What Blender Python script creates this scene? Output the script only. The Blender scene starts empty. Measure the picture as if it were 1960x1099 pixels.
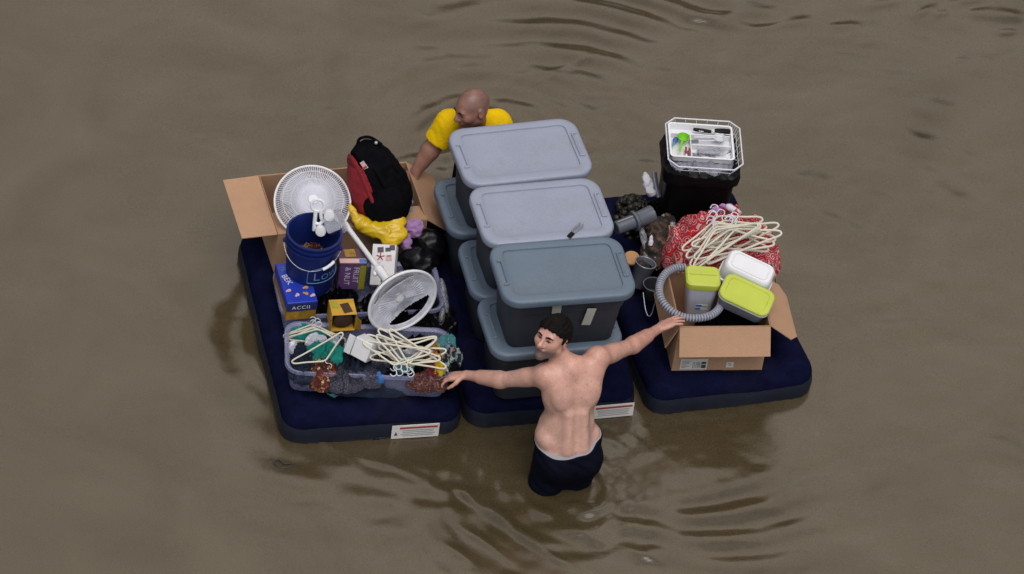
import bpy, bmesh, math, random
import numpy as np
from mathutils import Vector, Matrix, noise as mnoise

random.seed(7)
SC = bpy.context.scene
COL = SC.collection
rad = math.radians

# ------------------------------------------------------------------ camera, sky, sun, exposure
EL, YAW, ROLL, DIST, PPM = rad(43), rad(20), rad(9), 30.0, 333.0      # seen from a helicopter through a long lens
fh = np.array([math.sin(YAW), math.cos(YAW), 0.0])
r0 = np.array([math.cos(YAW), -math.sin(YAW), 0.0])
FW = fh*math.cos(EL) - np.array([0, 0, 1.0])*math.sin(EL)
up0 = np.cross(r0, FW)
RT = r0*math.cos(ROLL) + up0*math.sin(ROLL)
UP = up0*math.cos(ROLL) - r0*math.sin(ROLL)
CAM = -FW*DIST
cd = bpy.data.cameras.new('camera'); cam = bpy.data.objects.new('camera', cd); COL.objects.link(cam)
cam.matrix_world = Matrix(((RT[0], UP[0], -FW[0], CAM[0]), (RT[1], UP[1], -FW[1], CAM[1]),
                           (RT[2], UP[2], -FW[2], CAM[2]), (0, 0, 0, 1)))
cd.sensor_width = 36.0; cd.lens = 36.0*DIST*PPM/1960.0; cd.clip_start = 1.0; cd.clip_end = 3000.0
SC.camera = cam

SUN_EL, SUN_AZ = rad(70), rad(185)
w = bpy.data.worlds.new('World'); SC.world = w; w.use_nodes = True
nt = w.node_tree; bg = nt.nodes['Background']
sky = nt.nodes.new('ShaderNodeTexSky'); sky.sky_type = 'NISHITA'; sky.sun_disc = False
sky.sun_elevation = SUN_EL; sky.sun_rotation = SUN_AZ; sky.air_density = 1.2; sky.dust_density = 3.0; sky.ozone_density = 1.0
hs = nt.nodes.new('ShaderNodeHueSaturation'); hs.inputs['Saturation'].default_value = 0.35
nt.links.new(sky.outputs[0], hs.inputs['Color'])
tcw = nt.nodes.new('ShaderNodeTexCoord'); dp = nt.nodes.new('ShaderNodeVectorMath'); dp.operation = 'DOT_PRODUCT'       # bright cloud bank added in the north to strengthen the water's reflections
dp.inputs[1].default_value = tuple(fh*math.cos(rad(46)) + np.array((0, 0, math.sin(rad(46))))); nt.links.new(tcw.outputs['Generated'], dp.inputs[0])
cn = nt.nodes.new('ShaderNodeTexNoise'); cn.inputs['Scale'].default_value = 5.0; cn.inputs['Detail'].default_value = 6; nt.links.new(tcw.outputs['Generated'], cn.inputs['Vector'])
ad = nt.nodes.new('ShaderNodeMath'); ad.operation = 'MULTIPLY_ADD'; ad.inputs[1].default_value = 0.16; nt.links.new(cn.outputs['Fac'], ad.inputs[0]); nt.links.new(dp.outputs['Value'], ad.inputs[2])
mr = nt.nodes.new('ShaderNodeMapRange'); mr.inputs[1].default_value = 0.94; mr.inputs[2].default_value = 1.065; mr.interpolation_type = 'SMOOTHSTEP'; nt.links.new(ad.outputs[0], mr.inputs[0])
cm = nt.nodes.new('ShaderNodeMix'); cm.data_type = 'RGBA'; cm.inputs[7].default_value = (9.5, 8.5, 7.5, 1); nt.links.new(mr.outputs[0], cm.inputs[0]); nt.links.new(hs.outputs[0], cm.inputs[6])
nt.links.new(cm.outputs[2], bg.inputs['Color'])
bg.inputs['Strength'].default_value = 0.128
sd = bpy.data.lights.new('sun', 'SUN'); sun = bpy.data.objects.new('sun', sd); COL.objects.link(sun)
sd.energy = 1.3; sd.angle = rad(40); sd.color = (1.0, 0.96, 0.90)
sv = Vector((math.sin(SUN_AZ)*math.cos(SUN_EL), math.cos(SUN_AZ)*math.cos(SUN_EL), math.sin(SUN_EL)))
sun.rotation_euler = sv.to_track_quat('Z', 'Y').to_euler(); sun.location = sv*40
SC.view_settings.view_transform = 'Standard'; SC.view_settings.look = 'None'
SC.view_settings.exposure = 0.0; SC.view_settings.gamma = 1.0

# ------------------------------------------------------------------ helpers: measuring
def ray(px, py): return FW + RT*(px-980)/(PPM*DIST) - UP*(py-549.5)/(PPM*DIST)
def at(px, py, z):                       # the point at height z that the photo shows there
    d = ray(px, py); return CAM + d*((z-CAM[2])/d[2])
def aty(px, py, y):                      # the point on the upright plane at y
    d = ray(px, py); return CAM + d*((y-CAM[1])/d[1])
def hit(px, py, P, N):
    d = ray(px, py); P = np.asarray(P); N = np.asarray(N); return CAM + d*(((P-CAM) @ N)/(d @ N))
def scr(dx, dy, dc=0.0): return RT*dx - UP*dy - FW*dc      # right, down, toward the viewer
def nrm(v): v = np.asarray(v, float); return v/np.linalg.norm(v)

# ------------------------------------------------------------------ helpers: materials
MATS = {}
def mat(name, col, rough=0.6, var=0.12, vscale=9.0, bump=0.15, bscale=70.0, metal=0.0, alpha=1.0, trans=0.0, spec=0.5,
        attr=None, sheen=0.0, col2=None, sss=0.0, dirt=0.0, dscale=6.0, dcol=(.10, .075, .045), speck=0.0):
    m = bpy.data.materials.new(name); m.use_nodes = True; n = m.node_tree; p = n.nodes['Principled BSDF']
    L = n.links
    tc = n.nodes.new('ShaderNodeTexCoord')
    nz = n.nodes.new('ShaderNodeTexNoise'); nz.inputs['Scale'].default_value = vscale; nz.inputs['Detail'].default_value = 5
    L.new(tc.outputs['Object'], nz.inputs['Vector'])
    mx = n.nodes.new('ShaderNodeMix'); mx.data_type = 'RGBA'
    c = np.array(col[:3], float)
    a = c*(1-var); b = np.minimum(c*(1+var), 1.0) if col2 is None else np.array(col2[:3])
    rp = n.nodes.new('ShaderNodeMapRange'); rp.inputs[1].default_value = 0.3; rp.inputs[2].default_value = 0.7
    L.new(nz.outputs['Fac'], rp.inputs[0]); L.new(rp.outputs[0], mx.inputs[0])
    mx.inputs[6].default_value = (*a, 1); mx.inputs[7].default_value = (*b, 1)
    out = mx.outputs[2]
    if dirt:                                                   # mud splashes, scuffs and damp patches with a shape of their own
        nd = n.nodes.new('ShaderNodeTexNoise'); nd.inputs['Scale'].default_value = dscale; nd.inputs['Detail'].default_value = 9; nd.inputs['Roughness'].default_value = .68
        L.new(tc.outputs['Object'], nd.inputs['Vector'])
        rd = n.nodes.new('ShaderNodeMapRange'); rd.inputs[1].default_value = .52; rd.inputs[2].default_value = .74; rd.inputs[4].default_value = dirt; L.new(nd.outputs['Fac'], rd.inputs[0])
        md = n.nodes.new('ShaderNodeMix'); md.data_type = 'RGBA'; md.inputs[7].default_value = (*dcol, 1); L.new(rd.outputs[0], md.inputs[0]); L.new(out, md.inputs[6]); out = md.outputs[2]
    if speck:                                                  # fine grain of moulded plastic, fibres, freckles
        ns = n.nodes.new('ShaderNodeTexNoise'); ns.inputs['Scale'].default_value = 170; ns.inputs['Detail'].default_value = 2; L.new(tc.outputs['Object'], ns.inputs['Vector'])
        rs_ = n.nodes.new('ShaderNodeMapRange'); rs_.inputs[1].default_value = .3; rs_.inputs[2].default_value = .7; rs_.inputs[3].default_value = 1-speck; rs_.inputs[4].default_value = 1+speck; L.new(ns.outputs['Fac'], rs_.inputs[0])
        vs = n.nodes.new('ShaderNodeVectorMath'); vs.operation = 'SCALE'; L.new(out, vs.inputs[0]); L.new(rs_.outputs[0], vs.inputs[3]); out = vs.outputs[0]
    if attr:
        at_ = n.nodes.new('ShaderNodeAttribute'); at_.attribute_name = attr
        m2 = n.nodes.new('ShaderNodeMix'); m2.data_type = 'RGBA'; m2.blend_type = 'MULTIPLY'; m2.inputs[0].default_value = 1
        L.new(out, m2.inputs[6]); L.new(at_.outputs['Color'], m2.inputs[7]); out = m2.outputs[2]
    L.new(out, p.inputs['Base Color'])
    p.inputs['Roughness'].default_value = rough; p.inputs['Metallic'].default_value = metal
    p.inputs['Specular IOR Level'].default_value = spec
    p.inputs['Alpha'].default_value = alpha; p.inputs['Transmission Weight'].default_value = trans
    p.inputs['Sheen Weight'].default_value = sheen
    if sss: p.inputs['Subsurface Weight'].default_value = sss; p.inputs['Subsurface Radius'].default_value = (0.01, 0.004, 0.002)
    if bump:
        nb = n.nodes.new('ShaderNodeTexNoise'); nb.inputs['Scale'].default_value = bscale; nb.inputs['Detail'].default_value = 4
        L.new(tc.outputs['Object'], nb.inputs['Vector'])
        bp = n.nodes.new('ShaderNodeBump'); bp.inputs['Strength'].default_value = bump; bp.inputs['Distance'].default_value = 0.01
        L.new(nb.outputs['Fac'], bp.inputs['Height']); L.new(bp.outputs[0], p.inputs['Normal'])
    m.diffuse_color = (*c, 1); MATS[name] = m
    return m

def pattern(name, cols, scale, rough=0.8, kind='voronoi', bump=0.2, dist=0.0):
    """a printed or woven fabric: patches of colour from a cell or noise field, all in the cloth itself"""
    m = bpy.data.materials.new(name); m.use_nodes = True; n = m.node_tree; p = n.nodes['Principled BSDF']; L = n.links
    tc = n.nodes.new('ShaderNodeTexCoord')
    vec = tc.outputs['Object']
    if dist:
        w_ = n.nodes.new('ShaderNodeTexNoise'); w_.inputs['Scale'].default_value = scale*0.6
        ad = n.nodes.new('ShaderNodeMixRGB'); ad.blend_type = 'LINEAR_LIGHT'; ad.inputs[0].default_value = dist
        L.new(vec, w_.inputs['Vector']); L.new(vec, ad.inputs[1]); L.new(w_.outputs['Color'], ad.inputs[2]); vec = ad.outputs[0]
    cr = n.nodes.new('ShaderNodeValToRGB'); cr.color_ramp.interpolation = 'CONSTANT'
    if kind == 'voronoi':
        v = n.nodes.new('ShaderNodeTexVoronoi'); v.inputs['Scale'].default_value = scale
        L.new(vec, v.inputs['Vector']); sp = n.nodes.new('ShaderNodeSeparateColor'); L.new(v.outputs['Color'], sp.inputs[0])
        L.new(sp.outputs[0], cr.inputs[0])
    elif kind == 'rings':
        v = n.nodes.new('ShaderNodeTexVoronoi'); v.inputs['Scale'].default_value = scale
        L.new(vec, v.inputs['Vector']); L.new(v.outputs['Distance'], cr.inputs[0])
    else:
        v = n.nodes.new('ShaderNodeTexNoise'); v.inputs['Scale'].default_value = scale; v.inputs['Detail'].default_value = 3
        L.new(vec, v.inputs['Vector']); L.new(v.outputs['Fac'], cr.inputs[0])
    e = cr.color_ramp.elements
    pos = [c[0] for c in cols]
    e[0].position = pos[0]; e[0].color = (*cols[0][1], 1); e[1].position = pos[1]; e[1].color = (*cols[1][1], 1)
    for q, c in cols[2:]:
        k = e.new(q); k.color = (*c, 1)
    L.new(cr.outputs[0], p.inputs['Base Color']); p.inputs['Roughness'].default_value = rough
    nb = n.nodes.new('ShaderNodeTexNoise'); nb.inputs['Scale'].default_value = 120
    L.new(tc.outputs['Object'], nb.inputs['Vector'])
    bp = n.nodes.new('ShaderNodeBump'); bp.inputs['Strength'].default_value = bump; bp.inputs['Distance'].default_value = 0.006
    L.new(nb.outputs['Fac'], bp.inputs['Height']); L.new(bp.outputs[0], p.inputs['Normal'])
    MATS[name] = m; return m

# ------------------------------------------------------------------ helpers: mesh data as (verts, faces)
def join(*ms):
    V, F, o = [], [], 0
    for v, f in ms:
        v = np.asarray(v, float).reshape(-1, 3); V.append(v); F += [tuple(int(i)+o for i in q) for q in f]; o += len(v)
    return (np.vstack(V), F)
def xf(m, M):
    M = np.array(M); v = np.asarray(m[0], float); return (v @ M[:3, :3].T + M[:3, 3], m[1])
def move(m, d): return (np.asarray(m[0], float)+np.asarray(d, float), m[1])
def rotz(m, a):
    c, s = math.cos(a), math.sin(a); return (np.asarray(m[0]) @ np.array([[c, s, 0], [-s, c, 0], [0, 0, 1]]), m[1])
def rot(m, ax, a): return xf(m, Matrix.Rotation(a, 4, Vector(ax)))
def frame(o, x, y, z): return np.array([[x[0], y[0], z[0], o[0]], [x[1], y[1], z[1], o[1]], [x[2], y[2], z[2], o[2]], [0, 0, 0, 1]])
def loft(rings, cap0=True, cap1=True, closed=True):
    V = np.vstack([np.asarray(r, float) for r in rings]); n = len(rings[0]); F = []
    for i in range(len(rings)-1):
        for j in range(n if closed else n-1):
            k = (j+1) % n
            F.append((i*n+j, i*n+k, (i+1)*n+k, (i+1)*n+j))
    if cap0: F.append(tuple(reversed(range(n))))
    if cap1: F.append(tuple((len(rings)-1)*n+j for j in range(n)))
    return (V, F)
def rring(wx, wy, r, z, n=5, cx=0.0, cy=0.0):
    r = max(min(r, wx/2-1e-4, wy/2-1e-4), 1e-4); P = []
    for k, (sx, sy) in enumerate(((1, 1), (-1, 1), (-1, -1), (1, -1))):
        for i in range(n+1):
            a = (k + i/n)*math.pi/2
            P.append((cx+sx*(wx/2-r)+r*math.cos(a), cy+sy*(wy/2-r)+r*math.sin(a), z))
    return P
def box(sx, sy, sz, b=0.004, c=(0, 0, 0)):      # a box with softened edges, centred on c
    b = min(b, sx*.3, sy*.3, sz*.3)
    m = loft([rring(sx-2*b, sy-2*b, b*.5, -sz/2, 2), rring(sx, sy, b, -sz/2+b, 2), rring(sx, sy, b, sz/2-b, 2), rring(sx-2*b, sy-2*b, b*.5, sz/2, 2)])
    return move(m, c)
def catmull(P, k=6, closed=False):
    P = np.asarray(P, float); n = len(P); out = []
    rng = range(n if closed else n-1)
    for i in rng:
        g = (lambda j: P[j % n]) if closed else (lambda j: P[min(max(j, 0), n-1)])
        a, b, c, d = g(i-1), g(i), g(i+1), g(i+2)
        for t in np.linspace(0, 1, k, endpoint=False):
            out.append(.5*((2*b)+(-a+c)*t+(2*a-5*b+4*c-d)*t*t+(-a+3*b-3*c+d)*t**3))
    if not closed: out.append(P[-1])
    return np.array(out)
def tube(P, r, n=8, closed=False, smooth=0, flat=1.0):
    P = catmull(P, smooth, closed) if smooth else np.asarray(P, float)
    m = len(P); R = np.broadcast_to(np.asarray(r, float), (m,)) if np.ndim(r) == 0 or len(r) == m else np.interp(np.linspace(0, 1, m), np.linspace(0, 1, len(r)), r)
    T = (np.roll(P, -1, 0)-np.roll(P, 1, 0)) if closed else np.gradient(P, axis=0)
    T /= np.linalg.norm(T, axis=1)[:, None]+1e-12
    u = np.cross(T[0], (0, 0, 1.0));
    if np.linalg.norm(u) < 1e-3: u = np.cross(T[0], (0, 1.0, 0))
    rings = []
    for i in range(m):
        u = u-T[i]*(u @ T[i]); u /= np.linalg.norm(u)+1e-12; v = np.cross(T[i], u)
        rings.append([P[i]+R[i]*(u*math.cos(a)+v*flat*math.sin(a)) for a in np.linspace(0, 2*math.pi, n, endpoint=False)])
    if closed:
        rings.append(rings[0]); return loft(rings, False, False)
    return loft(rings)
def lathe(prof, n=32, cap0=False, cap1=False):
    return loft([[(r*math.cos(a), r*math.sin(a), z) for a in np.linspace(0, 2*math.pi, n, endpoint=False)] for r, z in prof], cap0, cap1)
def slab(P, t):            # a flat polygon given thickness t along its normal
    P = np.asarray(P, float); n = nrm(np.cross(P[1]-P[0], P[2]-P[0])); k = len(P)
    return loft([P-n*t/2, P+n*t/2])
def ball(c, r, n=10, sc=(1, 1, 1)):
    m = lathe([(max(1e-4, math.sin(a))*r, -math.cos(a)*r) for a in np.linspace(0.02, math.pi-.02, n)], n+4, True, True)
    return move((np.asarray(m[0])*np.asarray(sc), m[1]), c)

def NZ(x, y, z, oct=3, H=0.9): return mnoise.fractal(Vector((x, y, z)), H, 2.0, oct)

# ------------------------------------------------------------------ helpers: objects
MW = {}
def Tm(o): return MW.get(o.name, np.eye(4))
def tag(o, label=None, cat=None, group=None, kind=None):
    if label: o['label'] = label
    if cat: o['category'] = cat
    if group: o['group'] = group
    if kind: o['kind'] = kind
    return o
def T(name, label, cat, loc=(0, 0, 0), rz=0.0, group=None, M=None):
    o = bpy.data.objects.new(name, None); COL.objects.link(o); o.empty_display_size = .05
    M4 = Matrix.Translation(Vector(loc)) @ Matrix.Rotation(rz, 4, 'Z') if M is None else Matrix(np.asarray(M).tolist())
    o.location = M4.to_translation(); o.rotation_euler = M4.to_euler(); MW[o.name] = np.array(M4)
    return tag(o, label, cat, group)
def P(name, m, material, parent=None, world=False, flat=False, M=None):
    """one mesh object; with world=True the verts are world points brought into the parent's frame"""
    V = np.asarray(m[0], float)
    if world and parent is not None:
        I = np.linalg.inv(Tm(root_of(parent)) if parent.name not in MW else Tm(parent)); V = V @ I[:3, :3].T + I[:3, 3]
    me = bpy.data.meshes.new(name); me.from_pydata(V.tolist(), [], [tuple(f) for f in m[1]]); me.update()
    bm = bmesh.new(); bm.from_mesh(me); bmesh.ops.recalc_face_normals(bm, faces=bm.faces[:]); bm.to_mesh(me); bm.free()
    if not flat:
        me.polygons.foreach_set('use_smooth', [True]*len(me.polygons)); me.set_sharp_from_angle(angle=rad(38))
    me.materials.append(MATS[material] if isinstance(material, str) else material)
    o = bpy.data.objects.new(name, me); COL.objects.link(o)
    if parent is not None: o.parent = parent
    if M is not None:
        M4 = Matrix(np.asarray(M).tolist()); o.location = M4.to_translation(); o.rotation_euler = M4.to_euler(); MW[o.name] = np.array(M4)
    return o
def root_of(o):
    while o.parent is not None: o = o.parent
    return o
def solo(name, m, material, label, cat, group=None, origin=None, kind=None, flat=False):
    """a thing that is one mesh: verts given as world points, origin at its base"""
    V = np.asarray(m[0], float)
    if origin is None: origin = (V[:, 0].mean(), V[:, 1].mean(), V[:, 2].min())
    o = P(name, (V-np.asarray(origin), m[1]), material, flat=flat); o.location = origin
    M = np.eye(4); M[:3, 3] = origin; MW[o.name] = M
    return tag(o, label, cat, group, kind)
def children(o): return [c for c in bpy.data.objects if c.parent == o]
def dup(o, M=None, label=None, parent=None, kids=None):
    c = o.copy(); COL.objects.link(c)
    if parent is not None: c.parent = parent
    if M is not None:
        M4 = Matrix(np.asarray(M).tolist()); c.location = M4.to_translation(); c.rotation_euler = M4.to_euler(); MW[c.name] = np.array(M4)
    if label: c['label'] = label
    for ch in children(o): dup(ch, parent=c)
    return c

def letters(s, size, spacing=1.0):        # flat lettering as mesh data in the XY plane, starting at the origin
    cu = bpy.data.curves.new('lettering', 'FONT'); cu.body = s; cu.size = size; cu.space_character = spacing; cu.resolution_u = 3
    ob = bpy.data.objects.new('lettering', cu); COL.objects.link(ob)
    dg = bpy.context.evaluated_depsgraph_get(); ev = ob.evaluated_get(dg); me = ev.to_mesh()
    V = np.array([v.co[:] for v in me.vertices]).reshape(-1, 3); F = [tuple(p.vertices) for p in me.polygons]
    ev.to_mesh_clear(); bpy.data.objects.remove(ob); bpy.data.curves.remove(cu)
    return (V, F)
def on(m, o, x, y, lift=0.0015):           # lay XY mesh data on a surface: origin o, axes x and y
    x = nrm(x); y = nrm(np.asarray(y)-x*(np.asarray(y) @ x)); z = np.cross(x, y)
    return xf(m, frame(np.asarray(o)+z*lift, x, y, z))
def rect(x0, y0, x1, y1, z=0.0): return (np.array([(x0, y0, z), (x1, y0, z), (x1, y1, z), (x0, y1, z)]), [(0, 1, 2, 3)])
def patch(x0, y0, x1, y1, t=0.0012): return box(x1-x0, y1-y0, t, 0.0003, ((x0+x1)/2, (y0+y1)/2, 0))

# ------------------------------------------------------------------ helpers: smooth bodies from a distance field
def rcone(a, b, ra, rb):
    a = np.asarray(a, float); b = np.asarray(b, float); ba = b-a; L2 = ba @ ba
    def f(p):
        pa = p-a; h = np.clip((pa @ ba)/L2, 0, 1)
        return np.linalg.norm(pa-h[:, None]*ba, axis=1)-(ra+(rb-ra)*h)
    return f
def ellip(c, R, radii):                   # R rows: the three axes
    c = np.asarray(c, float); R = np.asarray(R, float); q = np.asarray(radii, float)
    def f(p):
        l = (p-c) @ R.T; k0 = np.linalg.norm(l/q, axis=1); k1 = np.linalg.norm(l/(q*q), axis=1)+1e-9
        return k0*(k0-1)/k1
    return f
def smin(a, b, k):
    h = np.clip(.5+.5*(b-a)/k, 0, 1); return b*(1-h)+a*h-k*h*(1-h)
def blend(prims):                          # [(f, k)] smooth union; k < 0 carves
    def f(p):
        d = prims[0][0](p)
        for g, k in prims[1:]:
            e = g(p)
            d = smin(d, e, k) if k > 0 else -smin(-d, e, -k)
        return d
    return f
def sdf_mesh(f, lo, hi, res):
    lo = np.asarray(lo, float); hi = np.asarray(hi, float); B = 8
    nb = np.ceil((hi-lo)/(res*B)).astype(int); n = nb*B
    bi = np.stack(np.meshgrid(*[np.arange(k) for k in nb], indexing='ij'), -1).reshape(-1, 3)
    cen = lo+(bi+.5)*B*res; dc = f(cen)
    G = np.empty(tuple(n+1), np.float32); G[:] = 1.0
    act = np.abs(dc) < B*res*1.0+res*2
    for b in bi[(~act) & (dc < 0)]:
        s = b*B; G[s[0]:s[0]+B, s[1]:s[1]+B, s[2]:s[2]+B] = -1
    off = np.stack(np.meshgrid(*[np.arange(B)]*3, indexing='ij'), -1).reshape(-1, 3)
    A = bi[act]
    for i in range(0, len(A), 400):
        idx = (A[i:i+400, None, :]*B+off[None]).reshape(-1, 3)
        G[idx[:, 0], idx[:, 1], idx[:, 2]] = f(lo+idx*res)
    ins = G < 0; c = [ins[i:ins.shape[0]-1+i, j:ins.shape[1]-1+j, k:ins.shape[2]-1+k] for i in (0, 1) for j in (0, 1) for k in (0, 1)]
    s = sum(x.astype(np.int8) for x in c); cells = np.argwhere((s > 0) & (s < 8))
    co = [(i, j, k) for i in (0, 1) for j in (0, 1) for k in (0, 1)]
    g = np.stack([G[cells[:, 0]+i, cells[:, 1]+j, cells[:, 2]+k] for i, j, k in co], 1)
    acc = np.zeros((len(cells), 3)); cnt = np.zeros(len(cells))
    for a in range(8):
        for b in range(a+1, 8):
            d = np.array(co[b])-np.array(co[a])
            if np.abs(d).sum() != 1: continue
            cr = (g[:, a] < 0) != (g[:, b] < 0)
            t = np.where(cr, g[:, a]/np.where(cr, g[:, a]-g[:, b], 1), 0)
            acc += np.where(cr[:, None], np.array(co[a])+t[:, None]*d, 0); cnt += cr
    V = lo+res*(cells+acc/cnt[:, None])
    vid = -np.ones(s.shape, np.int64); vid[cells[:, 0], cells[:, 1], cells[:, 2]] = np.arange(len(cells))
    F = []
    for ax in range(3):
        o1, o2 = [(1, 2), (2, 0), (0, 1)][ax]
        sl0 = [slice(None)]*3; sl1 = [slice(None)]*3; sl0[ax] = slice(0, -1); sl1[ax] = slice(1, None)
        e = np.argwhere(ins[tuple(sl0)] != ins[tuple(sl1)])
        e = e[(e[:, o1] > 0) & (e[:, o2] > 0) & (e[:, o1] < s.shape[o1]) & (e[:, o2] < s.shape[o2])]
        d1 = np.zeros(3, int); d1[o1] = 1; d2 = np.zeros(3, int); d2[o2] = 1
        q = [vid[tuple((e-x).T)] for x in (d1*0, d1, d1+d2, d2)]
        q = np.stack(q, 1); q = q[(q >= 0).all(1)]; F += q.tolist()
    return (V, F)

def heap(outline, z0, h, seed, freq=9.0, fold=0.35, n=60, world=True, rnoise=0.12, edge=0.55, stretch=(1, 1), droop=0.02):
    """crumpled cloth: a domed sheet with sharp folds, closed underneath.  outline = (cx, cy, rx, ry, angle)"""
    cx, cy, rx, ry, an = outline; rings = []; m = n
    ca, sa = math.cos(an), math.sin(an)
    ks = n//2
    for i in range(ks+1):
        t = max(i/ks, 0.003); ring = []
        for j in range(m*2):
            a = 2*math.pi*j/(m*2)
            rr = t*(1+rnoise*NZ(math.cos(a)*1.7+seed, math.sin(a)*1.7, seed*3.1, 3)*2)
            lx, ly = rx*rr*math.cos(a), ry*rr*math.sin(a); x = cx+lx*ca-ly*sa; y = cy+lx*sa+ly*ca
            dome = (1-t**2.6)**edge if t < 1 else 0
            u, v = x*freq*stretch[0], y*freq*stretch[1]
            wv = NZ(u*.6+seed, v*.6, seed, 2); fa = seed*2.4+1.6*NZ(u*.25, v*.25, seed*.7, 1)
            ph = (u*math.cos(fa)+v*math.sin(fa))*1.9+2.6*NZ(u*.55+seed, v*.55, seed*1.3, 2); f1 = .55*(1-abs(math.sin(ph))**.8)*1.5+.45*(1-abs(NZ(u+wv, v-wv, seed*1.7, 3))*2.2)
            f2 = NZ(u*2.6, v*2.6, seed*.3, 3)
            z = z0-droop+(h+droop)*dome*(1-fold+fold*f1)+h*fold*.10*f2*min(1, dome*2)
            ring.append((x+.012*f2, y+.012*wv, z))
        rings.append(ring)
    rings = rings[::-1]
    bot = [(x, y, z0-droop-.01) for x, y, z in rings[0]]
    return loft([bot]+rings, True, True)

# ------------------------------------------------------------------ materials
mat('navy_flock', (.0045, .0055, .024), .95, .3, 14, .3, 220, spec=.04, dirt=.35, dscale=4, dcol=(.016, .014, .020), speck=.25)
mat('slate_vinyl', (.011, .014, .026), .45, .35, 5, .1, 60, spec=.30, dirt=.8, dscale=5, dcol=(.006, .006, .010))
mat('label_white', (.62, .60, .57), .55, .06)
mat('ink_red', (.30, .035, .03), .6, .1); mat('ink_dark', (.05, .05, .055), .6, .1); mat('ink_grey', (.25, .25, .26), .6, .1)
mat('lid_pale', (.262, .285, .365), .45, .05, 4, .12, 260, dirt=.30, dscale=7, dcol=(.17, .16, .15), speck=.10)
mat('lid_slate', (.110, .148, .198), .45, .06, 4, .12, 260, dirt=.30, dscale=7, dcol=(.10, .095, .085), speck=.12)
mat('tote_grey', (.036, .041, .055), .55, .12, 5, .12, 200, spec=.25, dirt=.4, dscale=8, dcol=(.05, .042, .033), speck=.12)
mat('tape', (.40, .40, .36), .5, .08)
mat('steel', (.62, .62, .63), .25, .1, metal=1.0)
mat('card', (.42, .25, .155), .85, .08, 5, .12, 90, spec=.2, dirt=.45, dscale=5, dcol=(.27, .155, .09), speck=.08)
mat('card_dark', (.30, .185, .115), .85, .1, 5, .12, 90)
mat('white_plastic', (.72, .72, .74), .35, .05, 6, .05)
mat('white_shade', (.55, .55, .60), .5, .06, 6, .08)
mat('black_plastic', (.005, .005, .006), .45, .2, 6, .1, spec=.15)
mat('black_cloth', (.004, .004, .0055), .95, .3, 20, .3, 150, spec=.04)
mat('black_film', (.004, .004, .006), .32, .2, 6, .35, 40, spec=.22)

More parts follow.
